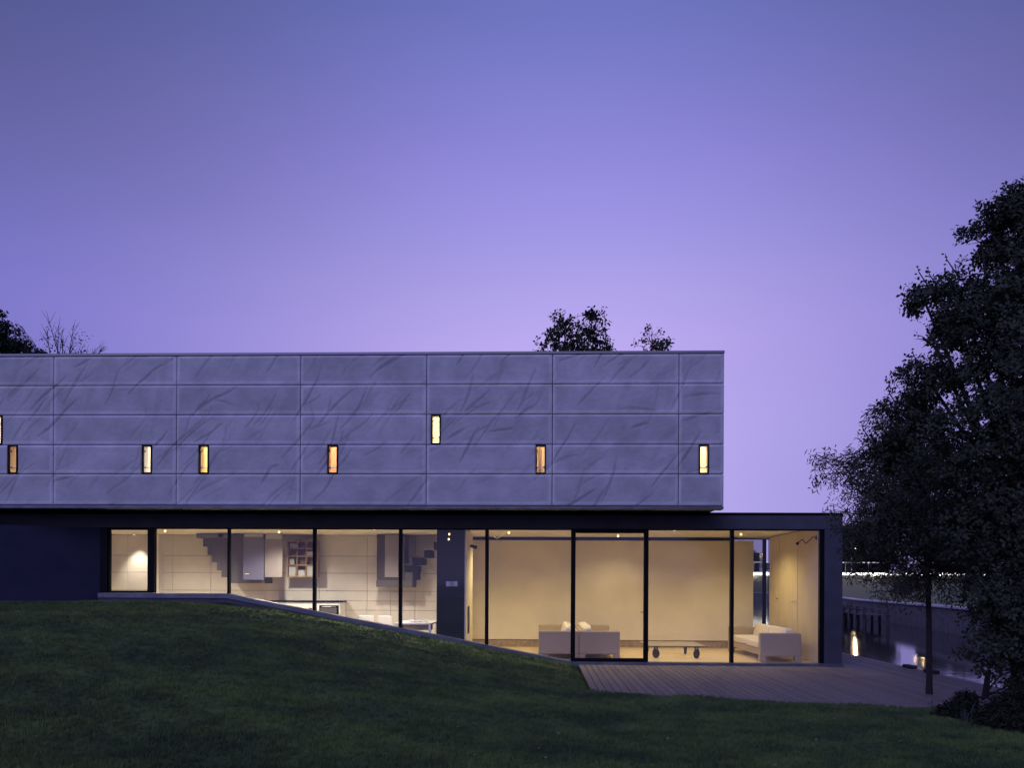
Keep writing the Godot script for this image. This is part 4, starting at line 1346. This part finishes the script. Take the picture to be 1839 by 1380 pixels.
	tag(t, "small bushy tree top right of the lumpy one above the roof", "tree", "trees behind the house")
	t = base("conifer_tree", null, Vector3(-19.4, 1.1, -12.0))
	lobes = [[-0.4, 9.9, 0, 0.5], [-0.2, 9.3, 0, 0.75], [0.35, 9.1, 0, 0.5], [0.65, 8.8, 0, 0.38], [0, 8.5, 0, 1.0], [-0.9, 9.6, 0, 0.8], [-0.4, 7.4, 0, 1.4], [-0.4, 5.5, 0, 1.7], [1.4, 8.6, 0.1, 0.28]]
	limbs(t, Vector3.ZERO, Vector3(0, 6.0, 0), lobes, 0.17)
	crown(t, "foliage", lobes, 3800, big, Color(0.008, 0.014, 0.008), Color(0.022, 0.032, 0.02), 1.0, 0.35, 0.38)
	tag(t, "dense dark tree top at the far left above the roof", "tree", "trees behind the house")
	# the bare one
	t = base("bare_tree", null, Vector3(-17.2, 1.1, -12.0))
	st = MB.new()
	st.tube([Vector3(0, -0.2, 0), Vector3(0.05, 4, 0), Vector3(0, 7.6, 0)], [0.14, 0.11, 0.06], 8)
	obj("trunk", st, M.bark, t)
	for k in 30:
		st = MB.new()
		var a := rng.randf_range(-0.85, 0.85)
		var p0 := Vector3(0, rng.randf_range(7.2, 7.7), 0)
		var dir := Vector3(sin(a), cos(a), rng.randf_range(-0.5, 0.5)).normalized()
		var L := rng.randf_range(1.4, 2.35) * (1.0 if absf(a) < 0.5 else 0.9)
		var p1 := p0 + dir * L * 0.5 + Vector3(rng.randf_range(-0.1, 0.1), 0, 0)
		var p2 := p0 + dir * L + Vector3(rng.randf_range(-0.15, 0.15), 0.1, 0)
		st.tube([p0, p1, p2], [0.022, 0.015, 0.005], 5, false)
		for j in 6:
			var f := rng.randf_range(0.45, 0.95)
			var q0 := p1.lerp(p2, f)
			var dd := (dir + Vector3(rng.randf_range(-0.9, 0.9), rng.randf_range(-0.1, 0.6), rng.randf_range(-0.6, 0.6))).normalized()
			st.tube([q0, q0 + dd * rng.randf_range(0.15, 0.5)], [0.008, 0.003], 4, false)
		obj("branch", st, M.bark, t)
	crown(t, "leaves", [[0, 9.0, 0, 0.9], [-0.4, 8.8, 0, 0.6], [0.5, 9.0, 0, 0.6]], 70, leaf_spray(3, 0.08, 0.05, 0.1, 0, 4), Color(0.05, 0.05, 0.04), Color(0.08, 0.08, 0.06))
	tag(t, "nearly bare twiggy tree top rising above the left part of the roof", "tree", "trees behind the house")
	# dark row beyond the far road
	var huge := leaf_spray(9, 0.75, 0.5, 0.7, 0.0, 11)
	var kinds := []
	for k in 2:
		var f := base("far_tree", null, Vector3(0, 3.1, -140))
		lobes = []
		for j in 9:
			lobes.append([rng.randf_range(-3.2, 3.2), rng.randf_range(3.0, 9.5) - k * 1.0, rng.randf_range(-1.5, 1.5), rng.randf_range(1.5, 2.6)])
		limbs(f, Vector3.ZERO, Vector3(0, 3.5, 0), lobes, 0.22)
		crown(f, "foliage", lobes, 1300, huge, Color(0.012, 0.016, 0.012), Color(0.04, 0.045, 0.035), 1.0, 0.35, 0.1)
		kinds.append(f)
	var places := [[30.0, 0.34], [38.5, 0.42], [44.5, 0.44], [54.0, 0.95], [60.0, 0.9], [67.5, 1.1], [75.5, 1.0], [84.0, 1.2], [93.0, 1.1], [102.0, 1.0], [111.0, 0.95], [19.0, 0.4]]
	for k in places.size():
		var o: Node3D = kinds[k % 2] if k < 2 else kinds[k % 2].duplicate()
		if k >= 2:
			o.name = numbered("far_tree")
			add_child(o, true)
		o.position = Vector3(places[k][0], 3.1, -138.0 - 5.0 * (k % 3))
		o.rotation.y = k * 1.3
		o.scale = Vector3.ONE * float(places[k][1])
		tag(o, "dark tree beyond the far road, %s from the left of its row" % ["first","second","third","fourth","fifth","sixth","seventh","eighth","ninth","tenth","eleventh","twelfth"][[1, 2, 3, 4, 5, 6, 7, 8, 9, 10, 11, 0][k]], "tree", "trees beyond the far road")

# ------------------------------------------------------------------ bank plants at the right
func make_bank_plants() -> void:
	var spray := leaf_spray(8, 0.05, 0.022, 0.06, 0.1, 21)
	var st: MB
	var spec := [
		[Vector3(5.20, -0.06, 6.40), 0.20, "low dark shrub at the lawn edge where the deck ends"],
		[Vector3(5.62, -0.1, 6.55), 0.23, "dark shrub at the foot of the tall tree, behind the first shrub"],
		[Vector3(5.35, -0.05, 7.15), 0.24, "dark bushy shrub at the right edge nearest the viewer"],
		[Vector3(6.45, -0.3, 6.55), 0.34, "taller dark shrub between tall tree and water"],
		[Vector3(5.80, -0.1, 7.45), 0.30, "dark shrub in front of the tall tree trunk"],
	]
	for s in spec:
		var t := base("shrub", null, s[0])
		var r: float = s[1]
		var lobes := [[0, r * 0.75, 0, r * 0.75], [r * 0.9, r * 0.5, 0.1, r * 0.7], [-r * 0.95, r * 0.4, 0, r * 0.6], [0.1, r * 1.15, -0.1, r * 0.5], [0, r * 0.4, r * 0.4, r * 0.6]]
		for k in 6:
			st = MB.new()
			var a := k * 1.05
			st.tube([Vector3(0, -0.1, 0), Vector3(cos(a) * r * 0.3, r * 0.6, sin(a) * r * 0.3), Vector3(cos(a) * r * 0.8, r * 1.2, sin(a) * r * 0.7)], [0.010, 0.007, 0.003], 5, false)
			obj("stem", st, M.bark, t)
		crown(t, "foliage", lobes, 800, spray, Color(0.008, 0.011, 0.006), Color(0.03, 0.034, 0.02), 0.8, 0.4, 0.3)
		tag(t, s[2], "shrub", "dark shrubs on the bank")
	# reedy blades
	for s in [[Vector3(5.05, -0.03, 6.75), "tuft of upright reed blades among the dark shrubs"], [Vector3(5.30, -0.05, 5.95), "smaller tuft of reed blades near the deck end"]]:
		var t := base("reed_clump", null, s[0])
		for k in 16:
			st = MB.new()
			st.col = Color(0.03, 0.04, 0.03).lerp(Color(0.06, 0.07, 0.06), rng.randf())
			var a := rng.randf() * TAU
			var h := rng.randf_range(0.12, 0.28)
			var b0 := Vector3(cos(a), 0, sin(a)) * rng.randf() * 0.12
			var lean := Vector3(cos(a), 0, sin(a)) * rng.randf_range(0.03, 0.2)
			var w := Vector3(-sin(a), 0, cos(a)) * 0.009
			var m1 := b0 + lean * 0.35 + Vector3(0, h * 0.6, 0)
			st.quad(b0 - w + Vector3(0, -0.05, 0), b0 + w + Vector3(0, -0.05, 0), m1 + w * 0.8, m1 - w * 0.8, Vector3.BACK)
			st.tri(m1 - w * 0.8, m1 + w * 0.8, b0 + lean + Vector3(0, h, 0), Vector3.BACK)
			obj("blade", st, M.leaf, t)
		tag(t, s[1], "reeds", "reeds on the bank")
	# dead stump and fallen branches at the water's edge
	var t := base("fallen_branch", null, Vector3(6.35, -0.02, 4.75))
	st = MB.new(); st.tube([Vector3(0, -0.1, 0), Vector3(0.03, 0.16, 0), Vector3(0.06, 0.42, 0.0)], [0.055, 0.045, 0.035], 7); obj("stub", st, M.bark, t)
	for q in [[Vector3(0.02, 0.05, 0), Vector3(0.4, 0.28, 0.1), Vector3(0.75, 0.42, 0.2)], [Vector3(0.05, 0.1, 0), Vector3(0.35, 0.14, 0.2), Vector3(0.85, 0.03, 0.4)], [Vector3(0, 0.08, 0), Vector3(0.28, 0.34, -0.1), Vector3(0.6, 0.5, 0.0)], [Vector3(-0.05, 0.04, 0.1), Vector3(-0.3, 0.10, 0.2), Vector3(-0.62, 0.0, 0.35)], [Vector3(0.3, 0.12, 0.2), Vector3(0.6, 0.22, 0.3), Vector3(1.0, 0.2, 0.3)]]:
		st = MB.new(); st.tube(q, [0.018, 0.013, 0.006], 6); obj("branch", st, M.bark, t)
	tag(t, "dead stump with bare fallen branches at the water's edge", "branch")
	# pale stones
	var ns := 0
	for q in [[5.35, 5.75, 0.09, "leftmost"], [5.75, 5.62, 0.11, "second from the left"], [6.0, 5.95, 0.10, "third from the left"], [6.1, 5.35, 0.08, "farthest"], [5.52, 6.2, 0.07, "nearest"]]:
		st = MB.new()
		var nz := FastNoiseLite.new()
		nz.seed = ns
		nz.frequency = 1.2
		var r: float = q[2]
		for i in 7:
			for k in 10:
				var pts := []
				for tt in [[i, k], [i, k + 1], [i + 1, k + 1], [i + 1, k]]:
					var a: float = PI * tt[0] / 7
					var b: float = TAU * (tt[1] % 10) / 10
					var d := Vector3(sin(a) * cos(b), cos(a) * 0.6, sin(a) * sin(b))
					pts.append(d * r * (1.0 + 0.35 * nz.get_noise_3dv(d)))
				st.quad(pts[0], pts[1], pts[2], pts[3], pts[0] + pts[2])
		var o := obj("stone", st, M.rock)
		o.position = Vector3(q[0], 0.03, q[1])
		tag(o, "pale rounded stone beside the deck end, %s of five" % q[3], "stone", "stones beside the deck end")
		ns += 1
	# two dark stones at the deck's water edge
	for q in [[7.34, 0.25, "left one of two dark lumps on the deck edge by the water"], [7.33, 1.15, "right one of two dark lumps on the deck edge by the water"]]:
		st = MB.new(); st.bx(Vector3(0, 0.02, 0), Vector3(0.14, 0.07, 0.34), 0.03, Basis(Vector3.UP, 0.1))
		var o := obj("mooring_block", st, M.soil)
		o.position = Vector3(q[0], -0.01, q[1])
		tag(o, q[2], "block", "dark blocks on the deck edge")

# ------------------------------------------------------------------ grass
func make_grass() -> void:
	var st := MB.new()
	var r := RandomNumberGenerator.new()
	r.seed = 2
	for k in 9:
		var a := r.randf() * TAU
		var o := Vector3(cos(a), 0, sin(a)) * r.randf() * 0.035
		var h := r.randf_range(0.014, 0.042)
		var lean := Vector3(cos(a * 1.7), 0, sin(a * 1.7)) * r.randf_range(0.006, 0.03)
		var w := Vector3(-sin(a), 0, cos(a)) * 0.0028
		st.tri(o - w - Vector3(0, 0.012, 0), o + w - Vector3(0, 0.012, 0), o + lean + Vector3(0, h, 0), Vector3.BACK)
	var mesh := st.done()
	var T := []
	var C := []
	var tries := 0
	while T.size() < 130000 and tries < 400000:
		tries += 1
		var z := 0.13 + 12.6 * pow(rng.randf(), 0.85)
		var half := 0.70 * (16.5 - z) + 0.3
		var x := rng.randf_range(-half - 0.3, half)
		if x < -9.2 and z < 0.9: continue
		if in_deck(x, z) > -0.02 and x > 0.3: continue
		if x - shore(z) > -0.3: continue
		var y := ground_y(x, z)
		var s := 0.6 + 0.9 * (turf.get_noise_2d(x * 2.0, z * 2.0) * 0.5 + 0.5) + rng.randf_range(-0.25, 0.25)
		var b := Basis(Vector3.UP, rng.randf() * TAU) * Basis.from_scale(Vector3(s, s * rng.randf_range(0.7, 1.15), s))
		T.append(Transform3D(b, Vector3(x, y, z)))
		var c := turf_color(x, z)
		C.append(c * rng.randf_range(0.8, 1.5))
	var mm := MultiMesh.new()
	mm.transform_format = MultiMesh.TRANSFORM_3D
	mm.use_colors = true
	mm.mesh = mesh
	mm.instance_count = T.size()
	for k in T.size():
		mm.set_instance_transform(k, T[k])
		mm.set_instance_color(k, C[k])
	var o := MultiMeshInstance3D.new()
	o.name = "grass"
	o.multimesh = mm
	o.material_override = M.grass
	add_child(o)
	tag(o, "short dark green grass of the sloping lawn", "grass", "", "stuff")
	var lf := MB.new()
	for k in 110:
		var z := rng.randf_range(1.2, 11.0)
		var x := rng.randf_range(-8.0, 6.0)
		if in_deck(x, z) > -0.1: continue
		var p := Vector3(x, ground_y(x, z) + 0.035, z)
		var a := rng.randf() * TAU
		var u := Vector3(cos(a), rng.randf_range(-0.2, 0.4), sin(a)) * rng.randf_range(0.015, 0.032)
		var w := Vector3(-sin(a), rng.randf_range(-0.3, 0.3), cos(a)) * 0.012
		lf.col = Color(0.10, 0.085, 0.05).lerp(Color(0.24, 0.22, 0.16), rng.randf())
		lf.tri(p - u, p + w, p + u, Vector3.UP)
		lf.tri(p - u, p + u, p - w + Vector3(0, 0.006, 0), Vector3.UP)
	tag(obj("fallen_leaves", lf, M.leaf), "scattered pale fallen leaves lying in the lawn", "leaves", "", "stuff")
